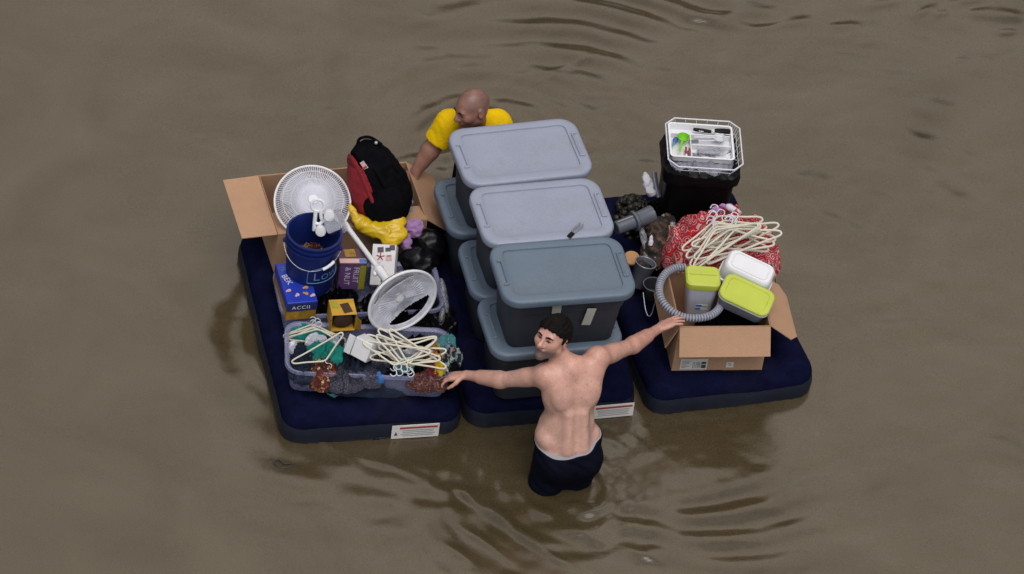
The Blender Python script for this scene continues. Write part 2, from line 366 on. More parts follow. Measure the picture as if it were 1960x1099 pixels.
# ------------------------------------------------------------------ the flood water
def water_mesh():
    x0, x1, y0, y1, d = -4.2, 4.2, -3.6, 4.0, 0.0165
    xs = np.linspace(x0, x1, int((x1-x0)/d)); ys = np.linspace(y0, y1, int((y1-y0)/d))
    X, Y = np.meshgrid(xs, ys); H = np.zeros_like(X); rs = np.random.RandomState(4)
    n1 = np.zeros_like(X); n2 = np.zeros_like(X)
    for i in range(14):                       # slow warps used below
        k = rs.uniform(1.0, 5.0); a = rs.uniform(0, 6.28); p = rs.uniform(0, 6.28)
        n1 += np.sin(k*(X*math.cos(a)+Y*math.sin(a))+p)/k; k = rs.uniform(1.5, 6.0); a += 1.3
        n2 += np.sin(k*(X*math.cos(a)+Y*math.sin(a))+p*2)/k
    for i in range(46):                       # light chop everywhere
        k = 2*math.pi/rs.uniform(.10, .55); a = rs.normal(1.75, .7); p = rs.uniform(0, 6.28)
        H += .0115/k*np.clip((X+2.6)/1.6, .25, 1)*np.sin(k*(X*math.cos(a)+Y*math.sin(a))+p+n1*1.5)
    E = np.sqrt((X/1.65)**2+((Y+.3)/.95)**2); D = (E-1)*1.15+n1*.045; th = np.arctan2(Y+.3, X)
    for c, wd, lam, amp, a0, aw in ((.55, .30, .20, .0075, 1.25, .75), (.95, .45, .30, .0095, .75, .6), (.45, .35, .19, .0055, -1.9, .65),
                                    (.85, .4, .27, .0062, -1.35, .8), (.12, .14, .13, .0050, 2.9, .7)):
        da = np.abs((th-a0+math.pi) % (2*math.pi)-math.pi)
        H += amp*np.exp(-((D-c)/wd)**2-(da/aw)**2)*np.sin(2*math.pi*D/lam+n2*1.2)*(0.6+.5*np.tanh(n2*1.5))
    for px, py, lam, amp, r0_, r1_, a0, aw in ((1330, 740, .19, .0072, .75, 1.75, 3.75, .55), (1330, 740, .23, .0062, .8, 1.6, 4.6, .6), (1080, 420, .24, .0125, 1.15, 2.4, 1.15, .60), (1080, 420, .36, .0062, 1.1, 2.5, .35, .60), (1080, 420, .19, .0065, 1.0, 1.7, 1.9, .4)):
        c = at(px, py, 0); r = np.hypot(X-c[0], Y-c[1]); da = np.abs((np.arctan2(Y-c[1], X-c[0])-a0+math.pi) % (2*math.pi)-math.pi)
        g = 1/(1+np.exp(-(r-r0_)/.07))/(1+np.exp((r-r1_)/.16))*np.exp(-(da/aw)**2)
        H += amp*g*np.sin(2*math.pi*(r+n1*.05)/lam+n2*.9)*(.55+.55*np.tanh(n2*2))
    # short running ripples, thickest right of the raft and in the wake
    gm = np.exp(-((X-1.9)/1.3)**2-((Y-.9)/1.2)**2)+.8*np.exp(-((X-.6)/1.0)**2-((Y+1.7)/.5)**2)+.14
    for i in range(26):
        k = 2*math.pi/rs.uniform(.075, .17); a = rs.normal(1.45, .45); p = rs.uniform(0, 6.28)
        H += gm*.014/k*np.sin(k*(X*math.cos(a)+Y*math.sin(a))+p+n1*5+n2*2)*(.5+.5*np.sin(n1*4+p))
    cm_ = at(1080, 935, 0); r = np.hypot(X-cm_[0], Y-cm_[1]); H += .0045*np.exp(-r/.42)*np.sin(2*math.pi*r/.105+n2*.8)
    cm_ = at(940, 300, 0); r = np.hypot(X-cm_[0], Y-cm_[1]); H += .0050*np.exp(-r/.55)*np.sin(2*math.pi*r/.12+n2*.8)
    # single wavelets and wake ridges: where each shows, its length and width, its slope
    for px, py, ln, wd, ang, s in ((1375, 30, 200, 17, -5, .24), (1505, 47, 125, 15, -12, .25), (1690, 8, 105, 14, -9, .34), (1618, 50, 60, 11, -4, .30),
                                   (1770, 24, 58, 10, -26, .32), (1900, 29, 125, 15, 2, .34), (1800, 28, 36, 9, -14, .3), (1860, 2, 90, 12, -9, .3), (1925, 60, 52, 10, -6, .3),
                                   (1655, 84, 46, 8, -4, .28), (1303, 97, 44, 7, -9, .27), (1432, 105, 20, 7, -16, .28), (1530, 128, 56, 7, 8, .27),
                                   (1437, 139, 50, 7, 6, .27), (1488, 152, 44, 5, 8, .25), (1690, 125, 50, 5, 5, .25), (1840, 115, 30, 6, -3, .26), (1700, 148, 40, 5, 2, .24), (1660, 162, 30, 5, 0, .24),
                                   (1090, 125, 110, 8, -20, .26), (1050, 150, 90, 6, -22, .22), (1160, 185, 120, 7, 4, .2), (1240, 172, 90, 6, 8, .2),
                                   (880, 1063, 95, 15, 37, .32), (930, 1040, 170, 11, 35, .28), (985, 1010, 260, 16, 36, .25), (900, 955, 120, 10, 42, .22), (1050, 1060, 200, 10, 30, .22),
                                   (1135, 1030, 80, 8, 28, .25), (1240, 1065, 90, 8, 22, .25), (1010, 960, 130, 9, 48, .2), (770, 900, 130, 12, 22, .22), (700, 880, 120, 10, 20, .2),
                                   (640, 860, 120, 10, 32, .2), (600, 820, 100, 9, 50, .2)):
        c = at(px, py, 0)[:2]; q = at(px+math.cos(rad(ang)), py+math.sin(rad(ang)), 0)[:2]-c; sc = np.linalg.norm(q); q /= sc
        t2 = at(px-math.sin(rad(ang)), py+math.cos(rad(ang)), 0)[:2]-c; nn = np.array([-q[1], q[0]]); sw = abs(t2 @ nn)
        ls = ln*sc*.42; lt = wd*sw*.62
        u = (X-c[0])*q[0]+(Y-c[1])*q[1]; v = (X-c[0])*nn[0]+(Y-c[1])*nn[1]
        v = v+.10*u*u/max(ls, .05)*np.sign(ang or 1)*.3+n2*.006
        H += s*1.12*lt*np.exp(-(np.abs(u)/ls)**3-(v/lt)**2)*(1+.25*n2)
    H = np.where(np.abs(H) > .016, np.sign(H)*(.016+(np.abs(H)-.016)*.5), H)
    # ripples thrown up beside the wading man and along the front of the raft
    for px, py, R_ in ((1195, 880, .30), (1080, 930, .34), (1215, 830, .2)):
        c = at(px, py, 0); r = np.hypot(X-c[0], Y-c[1]); g = np.exp(-(r/R_)**2)
        for i in range(9):
            k = 2*math.pi/rs.uniform(.045, .11); a = rs.uniform(0, 6.28)
            H += g*.030/k*np.sin(k*(X*math.cos(a)+Y*math.sin(a))+rs.uniform(0, 6)+n2*3)
    edge = np.clip(np.minimum(np.minimum(X-x0, x1-X), np.minimum(Y-y0, y1-Y))/.5, 0, 1)
    H *= edge*edge*(3-2*edge)
    ny, nx = X.shape; V = np.stack([X, Y, H], -1).reshape(-1, 3)
    I = np.arange(ny*nx).reshape(ny, nx)
    F = np.stack([I[:-1, :-1], I[:-1, 1:], I[1:, 1:], I[1:, :-1]], -1).reshape(-1, 4).tolist()
    B = 900.0; k = len(V)
    V = np.vstack([V, [(-B, -B, 0), (B, -B, 0), (B, B, 0), (-B, B, 0)]])
    a, b, c, d_ = int(I[0, 0]), int(I[0, -1]), int(I[-1, -1]), int(I[-1, 0])
    F += [tuple([k, k+1]+I[0, ::-1].tolist()), tuple([k+1, k+2]+I[::-1, -1].tolist()), tuple([k+2, k+3]+I[-1, :].tolist()), tuple([k+3, k]+I[:, 0].tolist())]
    return (V, F)
def water_material():
    m = bpy.data.materials.new('muddy_water'); m.use_nodes = True; n = m.node_tree; p = n.nodes['Principled BSDF']; L = n.links
    tc = n.nodes.new('ShaderNodeTexCoord')
    a = n.nodes.new('ShaderNodeTexNoise'); a.inputs['Scale'].default_value = 1.1; a.inputs['Detail'].default_value = 6
    a.inputs['Distortion'].default_value = 1.2
    L.new(tc.outputs['Object'], a.inputs['Vector'])
    cr = n.nodes.new('ShaderNodeValToRGB'); cr.color_ramp.elements[0].position = .3; cr.color_ramp.elements[1].position = .7
    cr.color_ramp.elements[0].color = (.050, .0365, .0175, 1); cr.color_ramp.elements[1].color = (.075, .0565, .0325, 1)
    L.new(a.outputs['Fac'], cr.inputs[0]); ng = n.nodes.new('ShaderNodeTexNoise'); ng.inputs['Scale'].default_value = 150; ng.inputs['Detail'].default_value = 3; L.new(tc.outputs['Object'], ng.inputs['Vector'])   # grains of suspended silt
    rg = n.nodes.new('ShaderNodeMapRange'); rg.inputs[1].default_value = .32; rg.inputs[2].default_value = .68; rg.inputs[3].default_value = .70; rg.inputs[4].default_value = 1.30; L.new(ng.outputs['Fac'], rg.inputs[0])
    vg = n.nodes.new('ShaderNodeVectorMath'); vg.operation = 'SCALE'; L.new(cr.outputs[0], vg.inputs[0]); L.new(rg.outputs[0], vg.inputs[3]); L.new(vg.outputs[0], p.inputs['Base Color'])
    p.inputs['Roughness'].default_value = .05; p.inputs['IOR'].default_value = 1.58; p.inputs['Specular IOR Level'].default_value = .5
    b1 = n.nodes.new('ShaderNodeTexNoise'); b1.inputs['Scale'].default_value = 11; b1.inputs['Detail'].default_value = 3
    b2 = n.nodes.new('ShaderNodeTexNoise'); b2.inputs['Scale'].default_value = 175; b2.inputs['Detail'].default_value = 2
    L.new(tc.outputs['Object'], b1.inputs['Vector']); L.new(tc.outputs['Object'], b2.inputs['Vector'])
    u1 = n.nodes.new('ShaderNodeBump'); u1.inputs['Strength'].default_value = .07; u1.inputs['Distance'].default_value = .02
    u2 = n.nodes.new('ShaderNodeBump'); u2.inputs['Strength'].default_value = .16; u2.inputs['Distance'].default_value = .004
    L.new(b1.outputs['Fac'], u1.inputs['Height']); L.new(b2.outputs['Fac'], u2.inputs['Height']); L.new(u1.outputs[0], u2.inputs['Normal'])
    L.new(u2.outputs[0], p.inputs['Normal']); MATS['muddy_water'] = m
water_material()
wo = P('water', water_mesh(), 'muddy_water'); tag(wo, kind='structure')
wo['label'] = 'murky brown flood water with wakes and ripples'

# ------------------------------------------------------------------ air mattresses
def resample(R, n):
    R = np.asarray(R); Q = np.vstack([R, R[:1]]); s = np.r_[0, np.cumsum(np.linalg.norm(np.diff(Q, axis=0), axis=1))]
    t = np.linspace(0, s[-1], n, endpoint=False); return np.stack([np.interp(t, s, Q[:, i]) for i in range(3)], 1)
def mattress(name, label, cx, cy, w, l, rz, seed, tag_x):
    t = T(name, label, 'air mattress', (cx, cy, 0), rz, 'navy air mattresses lashed into a raft')
    N = 300
    ring = lambda ins, z: resample(rring(w-2*ins, l-2*ins, max(.12-ins, .012), z, 9), N)
    def wob(R, k):
        R = np.array(R)
        for p in R: p[2] += 0
        return R
    side = [ring(.06, -.10), ring(.02, -.05), ring(.004, 0), ring(0, .04), ring(.002, .075), ring(.010, .104)]
    def soft(R, zz):
        R = np.array(R)
        for p in R:
            a_ = NZ(p[0]*2.2+seed, p[1]*2.2, seed, 2); wr_ = math.sin((p[0]+p[1]*1.07)*95+3*NZ(p[0]*5, p[1]*5, seed, 2))
            p[0] *= 1+.022*a_; p[1] *= 1+.014*NZ(p[0]*2+5, p[1]*2, seed, 2); p[2] += zz*(.016*a_+.020*NZ(p[0]*1.1, p[1]*1.1, seed+3, 1)); e = np.array((p[0]/w, p[1]/l)); p[:2] += e*.0035*wr_*(1-.5*zz)
        return R
    side = [soft(R, max(0, min(1, R[0][2]/.1))) for R in side]
    P('side_wall', loft(side, True, False), 'slate_vinyl', t)
    top = [ring(.011, .102), ring(.010, .116), ring(.016, .140), ring(.030, .166), ring(.055, .186), ring(.085, .196)]
    k = .105
    while k < w/2-.012:
        R = np.array(ring(k, .2))
        for p in R:
            d = min(1, (k-.085)/.06)
            gx = abs(((p[0]+.5*w)/.155) % 1-.5)*2; gy = abs(((p[1]+.5*l)/.20) % 1-.5)*2
            p[2] += d*(-.028*math.exp(-((1-gx)/.22)**2)*(.35+.65*math.exp(-((1-gy)/.35)**2)) + .006*NZ(p[0]*3, p[1]*3, seed))
        top.append(R); k += .02
    top = [soft(R, 1.0) for R in top]
    P('top', loft(top, False, True), 'navy_flock', t)
    for tx in tag_x:
        lb = P('warning_label', box(.27, .004, .095, .001, (0, 0, 0)), 'label_white', t, M=Matrix.Translation((tx, -l/2-.004, .052)) @ Matrix.Rotation(rad(-4), 4, 'X'))
        P('red_band', box(.215, .003, .012, .0005, (.018, -.0025, .028)), 'ink_red', lb)
        ln = [box(.21*random.uniform(.8, 1), .003, .005, .0005, (.015, -.0022, .010-.0125*i)) for i in range(4)]
        P('printed_lines', join(*ln), 'ink_grey', lb)
        P('hazard_mark', loft([[(-.120, -.0025, -.022), (-.100, -.0025, -.022), (-.110, -.0025, .004)], [(-.120, -.0038, -.022), (-.100, -.0038, -.022), (-.110, -.0038, .004)]]), 'ink_dark', lb)
    return t
m1 = mattress('air_mattress', 'navy air mattress under the fan, the blue bucket and the bin of clothes', -1.042, -.30, 1.03, 1.61, rad(-2.2), 1.0, (.235,))
m2 = mattress('air_mattress', 'navy air mattress under the stacked grey totes, half hidden by the bare-backed man', -.035, -.29, 1.0, 1.62, rad(0), 2.3, (.33,))
m3 = mattress('air_mattress', 'navy air mattress under the open cardboard box and the cutlery basket', .985, -.29, 1.0, 1.64, rad(2), 4.1, ())
P('valve', join(lathe([(.001, .012), (.018, .012), (.020, .006), (.022, 0)], 14, True, True), box(.05, .03, .006, .002, (.03, 0, .006))), 'slate_vinyl', m1,
  M=Matrix.Translation((.02, -.80, -.005)) @ Matrix.Rotation(rad(80), 4, 'X'))

# ------------------------------------------------------------------ grey storage totes
def make_tote(name, label, loc, lidmat, rz=0.0):
    t = T(name, label, 'storage tote', loc, rz, 'grey lidded totes stacked two high')
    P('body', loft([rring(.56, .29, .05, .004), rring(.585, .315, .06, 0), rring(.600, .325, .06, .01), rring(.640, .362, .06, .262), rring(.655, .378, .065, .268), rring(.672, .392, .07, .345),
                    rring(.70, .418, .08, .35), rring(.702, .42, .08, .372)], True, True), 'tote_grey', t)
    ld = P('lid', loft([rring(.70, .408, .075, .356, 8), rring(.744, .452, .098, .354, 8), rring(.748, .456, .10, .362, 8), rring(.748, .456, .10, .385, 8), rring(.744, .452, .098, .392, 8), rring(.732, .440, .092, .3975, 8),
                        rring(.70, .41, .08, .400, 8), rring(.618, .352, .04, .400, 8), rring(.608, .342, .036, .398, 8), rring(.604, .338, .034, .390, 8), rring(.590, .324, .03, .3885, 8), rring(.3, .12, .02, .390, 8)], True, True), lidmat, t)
    for s in (-1, 1):
        P('latch', join(box(.013, .18, .014, .004, (s*.325, 0, .403)), box(.028, .011, .014, .004, (s*.336, .088, .403)), box(.028, .011, .014, .004, (s*.336, -.088, .403))), lidmat, ld)
        P('handle', join(box(.014, .16, .012, .004, (s*.356, 0, .33)), box(.03, .012, .03, .004, (s*.345, .08, .335)), box(.03, .012, .03, .004, (s*.345, -.08, .335))), 'tote_grey', t)
    S_ = (1.012, 1.05, 1.045); t.scale = S_; MW[t.name] = MW[t.name] @ np.diag((*S_, 1.0))
    return t
LX = -.062
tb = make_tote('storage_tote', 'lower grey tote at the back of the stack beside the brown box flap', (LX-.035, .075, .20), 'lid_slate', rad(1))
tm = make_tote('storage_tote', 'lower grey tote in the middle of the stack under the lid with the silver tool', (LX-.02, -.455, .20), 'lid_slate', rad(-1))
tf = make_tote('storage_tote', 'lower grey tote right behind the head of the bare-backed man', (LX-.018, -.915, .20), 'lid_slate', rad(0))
make_tote('storage_tote', 'upper grey tote at the back, its pale lid in front of the man in yellow', (LX, .040, .612), 'lid_pale', rad(2))
make_tote('storage_tote', 'upper grey tote in the middle, a silver hand tool lying on its pale lid', (LX, -.455, .612), 'lid_pale', rad(0.5))
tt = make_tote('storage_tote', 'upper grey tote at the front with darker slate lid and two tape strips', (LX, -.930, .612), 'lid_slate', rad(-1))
for px, py, ln, an in ((1066, 588, .10, 3), (1127, 606, .135, -7)):
    c = hit(px, py, (0, -1.145, .85), (0, -1, .13)); z = nrm((0, -1, -.09)); x = nrm((math.cos(rad(an)), 0, math.sin(rad(an)))); y = np.cross(z, x)
    P('tape_strip', xf(box(.052, ln, .003, .001), frame(c+z*.002, x, y, z)), 'tape', tt, world=True)
# small silver hand tool lying on the middle lid
a = at(1090, 455, 1.022); b = at(1113, 431, 1.022); d = nrm(b-a); n2 = np.cross((0, 0, 1), d); M = frame(a, d, n2, (0, 0, 1)); Ln = float(np.linalg.norm(b-a))
ht = T('hand_tool', 'small silver hand tool lying on a pale tote lid', 'hand tool', M=M)
P('handle', join(tube([(.03, .008, .012), (Ln*.6, .011, .014), (Ln, .007, .012)], .005, 8), tube([(.03, -.008, .012), (Ln*.6, -.013, .014), (Ln*.98, -.012, .012)], .005, 8)), 'steel', ht)
P('jaw', box(.045, .026, .016, .005, (.012, 0, .012)), 'black_plastic', ht)

# ------------------------------------------------------------------ people
def head_prims(c, f, u, sc=1.0):
    f = nrm(f); u = nrm(np.asarray(u)-f*(np.asarray(u) @ f)); s = np.cross(f, u); R = (s, f, u); c = np.asarray(c)
    q = lambda a, b, d: c+(s*a+f*b+u*d)*sc
    pr = [(ellip(q(0, -.008, .022), R, (.076*sc, .097*sc, .092*sc)), .03), (ellip(q(0, .030, -.035), R, (.060*sc, .062*sc, .075*sc)), .03),
          (rcone(q(-.045, .0, -.060), q(0, .068, -.098), .024*sc, .020*sc), .025), (rcone(q(.045, .0, -.060), q(0, .068, -.098), .024*sc, .020*sc), .025),
          (ellip(q(0, .076, -.094), R, (.022*sc, .018*sc, .018*sc)), .015),
          (rcone(q(-.035, .076, .020), q(.035, .076, .020), .013*sc, .013*sc), .018),
          (rcone(q(0, .086, .012), q(0, .110, -.030), .010*sc, .014*sc), .010), (rcone(q(-.012, .096, -.034), q(.012, .096, -.034), .010*sc, .010*sc), .008),
          (ellip(q(-.030, .096, .000), R, (.016*sc, .014*sc, .010*sc)), -.012), (ellip(q(.030, .096, .000), R, (.016*sc, .014*sc, .010*sc)), -.012),
          (ellip(q(-.044, .058, -.022), R, (.020*sc, .022*sc, .02*sc)), .03), (ellip(q(.044, .058, -.022), R, (.020*sc, .022*sc, .02*sc)), .03),
          (rcone(q(-.020, .088, -.060), q(.020, .088, -.060), .007*sc, .007*sc), .008), (rcone(q(-.018, .086, -.071), q(.018, .086, -.071), .008*sc, .008*sc), .008),
          (rcone(q(-.026, .090, -.0705), q(0, .098, -.0645), .003*sc, .003*sc), -.006), (rcone(q(.026, .090, -.0705), q(0, .098, -.0645), .003*sc, .003*sc), -.006)]
    for e in (-1, 1):
        pr += [(ellip(q(e*.080, -.012, -.005), (nrm(s*.9-f*.35*e), nrm(f+s*.35*e), u), (.009*sc, .022*sc, .034*sc)), .008),
               (ellip(q(e*.090, -.008, .002), (s, f, u), (.006*sc, .011*sc, .018*sc)), -.006)]
    return pr, (s, f, u), q
def hand_prims(w, d, n, curl, L=.185, thumb=1, spread=.16):
    """palm and five fingers: w wrist, d along the hand, n out of the back of the hand, curl in radians at each joint"""
    d = nrm(d); n = nrm(np.asarray(n)-d*(np.asarray(n) @ d)); s = np.cross(d, n)*thumb; w = np.asarray(w)
    pr = [(ellip(w+d*.052, (s, d, n), (.042, .058, .017)), .018), (rcone(w+d*.02+s*.012, w+d*.088+s*.030, .016, .013), .012), (rcone(w+d*.02-s*.012, w+d*.080-s*.030, .015, .012), .012)]
    for i, (o, ln, r) in enumerate(((.031, .072, .0088), (.011, .080, .0090), (-.010, .074, .0086), (-.030, .058, .0078))):
        b = w+d*(.094-.006*abs(i-1))+s*o; a = (o/.03)*spread; dd = d*math.cos(a)+s*math.sin(a); p = b
        for j, fr in enumerate((.42, .33, .25)):
            an = curl*(j+.6+.12*i); v = dd*math.cos(an)-n*math.sin(an); e = p+v*ln*fr
            pr.append((rcone(p, e, r*(1-.08*j), r*(1-.08*(j+1))), .004)); p = e
    b = w+d*.028+s*.030; v = nrm(d*.62+s*.70-n*.32); e = b+v*.040; pr.append((rcone(b, e, .014, .0115), .010))
    v2 = nrm(d*.85+s*.30-n*.42); e2 = e+v2*.030; pr.append((rcone(e, e2, .0112, .0098), .006)); pr.append((rcone(e2, e2+nrm(d*.9-n*.4+s*.05)*.024, .0098, .0080), .004))
    return pr
def arm_prims(S, E, W, r=(.056, .042, .041, .027)):
    m = E*.72+W*.28; dl = S*.60+E*.40
    return [(rcone(S, E, r[0], r[1]), .035), (ellip(dl, (nrm(np.cross(E-S, (0, 0, 1))), nrm(E-S), nrm(np.cross(np.cross(E-S, (0, 0, 1)), E-S))), (.048, .095, .047)), .025),
            (rcone(E, W, r[2], r[3]), .025), (rcone(E*.9+W*.1, m*.6+W*.4, .047, .036), .025)]
def paint(o, name, fn):
    me = o.data; V = np.array([v.co[:] for v in me.vertices]); C = fn(V); at_ = me.color_attributes.new(name, 'FLOAT_COLOR', 'POINT')
    at_.data.foreach_set('color', np.hstack([C, np.ones((len(C), 1))]).ravel())

mat('skin_fair', (.56, .325, .255), .44, .13, 20, .16, 90, attr='tone', sss=.05, dirt=.16, dscale=9, dcol=(.40, .18, .14), speck=.12)
mat('skin_tan', (.30, .145, .105), .42, .14, 20, .16, 90, attr='tone', sss=.05, dirt=.35, dscale=18, dcol=(.15, .055, .04), speck=.10)
mat('hair_dark', (.006, .0045, .004), .75, .4, 40, .4, 160, spec=.12)
mat('trunks_navy', (.0035, .004, .010), .8, .2, 20, .35, 45, spec=.06)
mat('waistband', (.30, .29, .32), .7, .08)
mat('tee_yellow', (.76, .48, .004), .85, .08, 12, .4, 45, spec=.1, dirt=.4, dscale=7, dcol=(.55, .30, .004), speck=.06)
mat('eye_shadowed', (.20, .15, .13), .4, .05); mat('brow_shade', (.07, .035, .028), .7, .1); mat('eye_dark', (.02, .013, .01), .2, .05)  # eyeballs coloured dark, the shadow over the eyes put into their colour

def bare_man():
    Pv = np.array((-.085, -1.545, .235)); LS = np.array((-.238, -1.405, .695)); RS = np.array((.060, -1.358, .742))
    mid = (LS+RS)/2; tvec = nrm(mid-Pv); l = nrm((RS-LS)-tvec*((RS-LS) @ tvec)); b = nrm(np.cross(l, tvec)); b = b if b[1] < 0 else -b
    Rb = (l, b, tvec); q = lambda x, y, z: Pv+l*x+b*y+tvec*z
    NK = q(.0, .015, .52); HC = np.array((-.205, -1.325, .905)); fdir = scr(-.54, .16, .82)
    hp, hf, hq = head_prims(HC, fdir, np.array((0, 0, 1))+.25*scr(.1, -1, 0)+.05*RT, 1.02)
    LE = np.array((-.425, -1.235, .515)); LW = np.array((-.578, -1.085, .425))
    RE = np.array((.325, -1.165, .618)); RW = np.array((.530, -.995, .560))
    pr = [(ellip(q(0, 0, .02), Rb, (.146, .116, .135)), 0), (ellip(q(.0, -.015, .15), Rb, (.146, .122, .15)), .05), (ellip(q(-.035, -.06, .12), Rb, (.12, .10, .12)), .05),
          (ellip(q(0, -.005, .33), Rb, (.146, .108, .19)), .05), (ellip(q(-.085, .02, .40), Rb, (.085, .085, .13)), .05), (ellip(q(.085, .02, .40), Rb, (.085, .085, .13)), .05),
          (rcone(q(-.10, .005, .475), LS, .070, .066), .05), (rcone(q(.10, .005, .475), RS, .070, .066), .05),
          (ellip(q(-.08, .082, .37), (nrm(l+tvec*.4), b, nrm(tvec-l*.4)), (.058, .032, .085)), .022), (ellip(q(.08, .082, .37), (nrm(l-tvec*.4), b, nrm(tvec+l*.4)), (.058, .032, .085)), .022),
          (ellip(q(-.142, -.02, .085), Rb, (.042, .075, .055)), .04), (ellip(q(.145, -.02, .08), Rb, (.04, .07, .05)), .04),
          (rcone(q(-.045, .10, .05), q(-.04, .092, .26), .030, .026), .04), (rcone(q(.045, .10, .05), q(.04, .092, .26), .030, .026), .04),
          (rcone(q(0, .143, .02), q(0, .126, .46), .014, .014), -.03),
          (rcone(NK, q(-.13, .0, .475), .052, .045), .05), (rcone(NK, q(.13, .0, .475), .052, .045), .05),
          (rcone(q(0, .01, .47), HC-hf[2]*.045-hf[1]*.02, .062, .056), .035)]
    LH = Pv+np.array((-.085, .0, -.06)); RH = Pv+np.array((.085, .01, -.06)); LK = np.array((-.225, -1.58, -.30)); RK = np.array((-.055, -1.53, -.30))
    legs = [(rcone(LH, LK, .100, .078), .05), (rcone(RH, RK, .100, .078), .05)]
    legs += [(rcone(LK, LK+(0, .14, -.34), .06, .05), .03), (rcone(RK, RK+(0, .03, -.36), .06, .05), .03)]
    arms = arm_prims(LS, LE, LW) + arm_prims(RS, RE, RW)
    hands = hand_prims(LW, nrm(np.array((-.62, -1.06, .385))-LW)*.6+nrm(scr(-1, -.05, .1))*.6, scr(.1, -.9, .5), .42, thumb=-1) + hand_prims(RW, nrm(scr(1, -.50, -.25)), scr(-.45, -.75, .6), .20, thumb=-1, spread=.2)
    root = T('person', 'bare-backed man in navy trunks wading in front of the totes, arms spread, looking back', 'person', (-.09, -1.55, 0))
    body = P('body', sdf_mesh(blend(pr+legs+arms+hp+hands), (-.86, -1.80, -.70), (.80, -.80, 1.12), .0052), 'skin_fair', root, world=True)
    o0 = np.array(root.location)
    def tone(V):
        W = V+o0; C = np.ones((len(W), 3)); lx = (W-HC) @ hf[0]; ly = (W-HC) @ hf[1]; lz = (W-HC) @ hf[2]
        beard = np.clip((ly-.005)/.03, 0, 1)*np.clip((-.045-lz)/.02, 0, 1)*np.clip((lz+.14)/.03, 0, 1)*np.clip((.085-np.abs(lx))/.02, 0, 1)*(np.linalg.norm(W-HC, axis=1) < .15)
        C *= 1-beard[:, None]*np.array((.72, .66, .60))
        lip = np.exp(-((lz+.0655)/.007)**2)*np.exp(-(lx/.022)**2)*(ly > .07)*(np.abs(lz) < .1); C *= 1-lip[:, None]*np.array((.25, .5, .45))
        soc = (np.exp(-((np.abs(lx)-.030)/.014)**2-((lz-.002)/.010)**2)*(ly > .05))[:, None]; C *= 1-soc*.25
        rs_ = np.random.RandomState(8); D2 = np.ones(len(W))
        for i in range(60):                                     # moles and freckles, thicker on the shoulders
            c_ = np.array((rs_.uniform(-.45, .35), 0, rs_.uniform(.30, .82))); D2 -= rs_.uniform(.10, .35)*np.exp(-((W[:, 0]-c_[0])**2+(W[:, 2]-c_[2])**2)/rs_.uniform(.004, .008)**2)
        C *= np.clip(D2, .5, 1)[:, None]
        sh = np.clip((W[:, 2]-.55)/.25, 0, 1)[:, None]; C *= 1-sh*np.array((0, .09, .10))
        fore = np.clip((np.abs(W[:, 0]+.09)-.30)/.15, 0, 1)[:, None]; C *= 1-fore*np.array((.12, .20, .22))
        return C
    paint(body, 'tone', tone)
    def hair_f(p):
        d = ellip(hq(0, -.012, .030), hf, (.089, .111, .102))(p); lx = (p-HC) @ hf[0]; ly = (p-HC) @ hf[1]; lz = (p-HC) @ hf[2]
        front = ly*.55-lz*1.0+.052      # hairline rises over the forehead
        side = -(lz+.055)+np.clip(ly+.03, 0, 1)*.9
        back = np.where(ly < -.012, -(lz+.088), np.where(ly < .018, -(lz+.012), 9.0)); cut = np.minimum(front-.035, back)
        cut = cut+.007*np.sin(lx*170+ly*90)*np.sin(lx*70+1)+.004*np.sin(ly*260+lz*120); wv = .0028*np.sin(lx*210+lz*120+2*np.sin(ly*90))+.003*np.sin(p[:, 0]*120+2*np.sin(p[:, 2]*60))*np.sin(p[:, 1]*90+1)*np.sin(p[:, 2]*70)
        return np.maximum(d+wv, np.clip(cut, -.05, .05)*.7)
    P('hair', sdf_mesh(hair_f, HC-.16, HC+.17, .0045), 'hair_dark', root, world=True)
    for e in (-1, 1):
        P('eyebrow', tube([hq(e*.012, .097, .020), hq(e*.030, .094, .026), hq(e*.050, .078, .020)], [.0035, .0055, .003], 6, smooth=4), 'hair_dark', root, world=True)
        ey = P('eye', ball(hq(e*.030, .0745, -.001), .0115), 'eye_shadowed', root, world=True); P('iris', ball(hq(e*.030-.002, .0830, -.001), .0050), 'eye_dark', ey, world=True)
        P('lash_shade', tube([hq(e*.016, .0865, -.001), hq(e*.030, .0880, .0055), hq(e*.045, .0800, .001)], [.0018, .0034, .0022], 6, smooth=4), 'brow_shade', ey, world=True)  # dark lash line, also painting in the shadow of the eye
    lower = blend([pr[0], (ellip(q(0, 0, -.04), Rb, (.144, .115, .12)), .04)]+[(rcone(LH, LH*.35+LK*.65, .094, .084), .07), (rcone(RH, RH*.35+RK*.65, .094, .084), .07),
                   (ellip(q(-.075, .055, -.05), Rb, (.085, .080, .09)), .04), (ellip(q(.075, .055, -.05), Rb, (.085, .080, .09)), .04)])
    top = lambda p: (p-q(0, .12, .028)) @ nrm(tvec+b*.30-l*.14)
    wbf = blend(pr[:14])
    P('trunks', sdf_mesh(lambda p: np.maximum(smin(lower(p), wbf(p), .03)-.010-.004*np.abs(np.sin(p[:, 0]*34+p[:, 2]*26+1.6*np.sin(p[:, 2]*23))), top(p)), (-.50, -1.85, -.42), (.30, -1.25, .50), .006), 'trunks_navy', root, world=True)
    P('waistband', sdf_mesh(lambda p: np.maximum(np.maximum(smin(lower(p), wbf(p), .03)-.006, top(p)-.0015), -top(p)-.003), (-.40, -1.80, .0), (.25, -1.30, .55), .003), 'waistband', root, world=True)
    return root
bare_man()

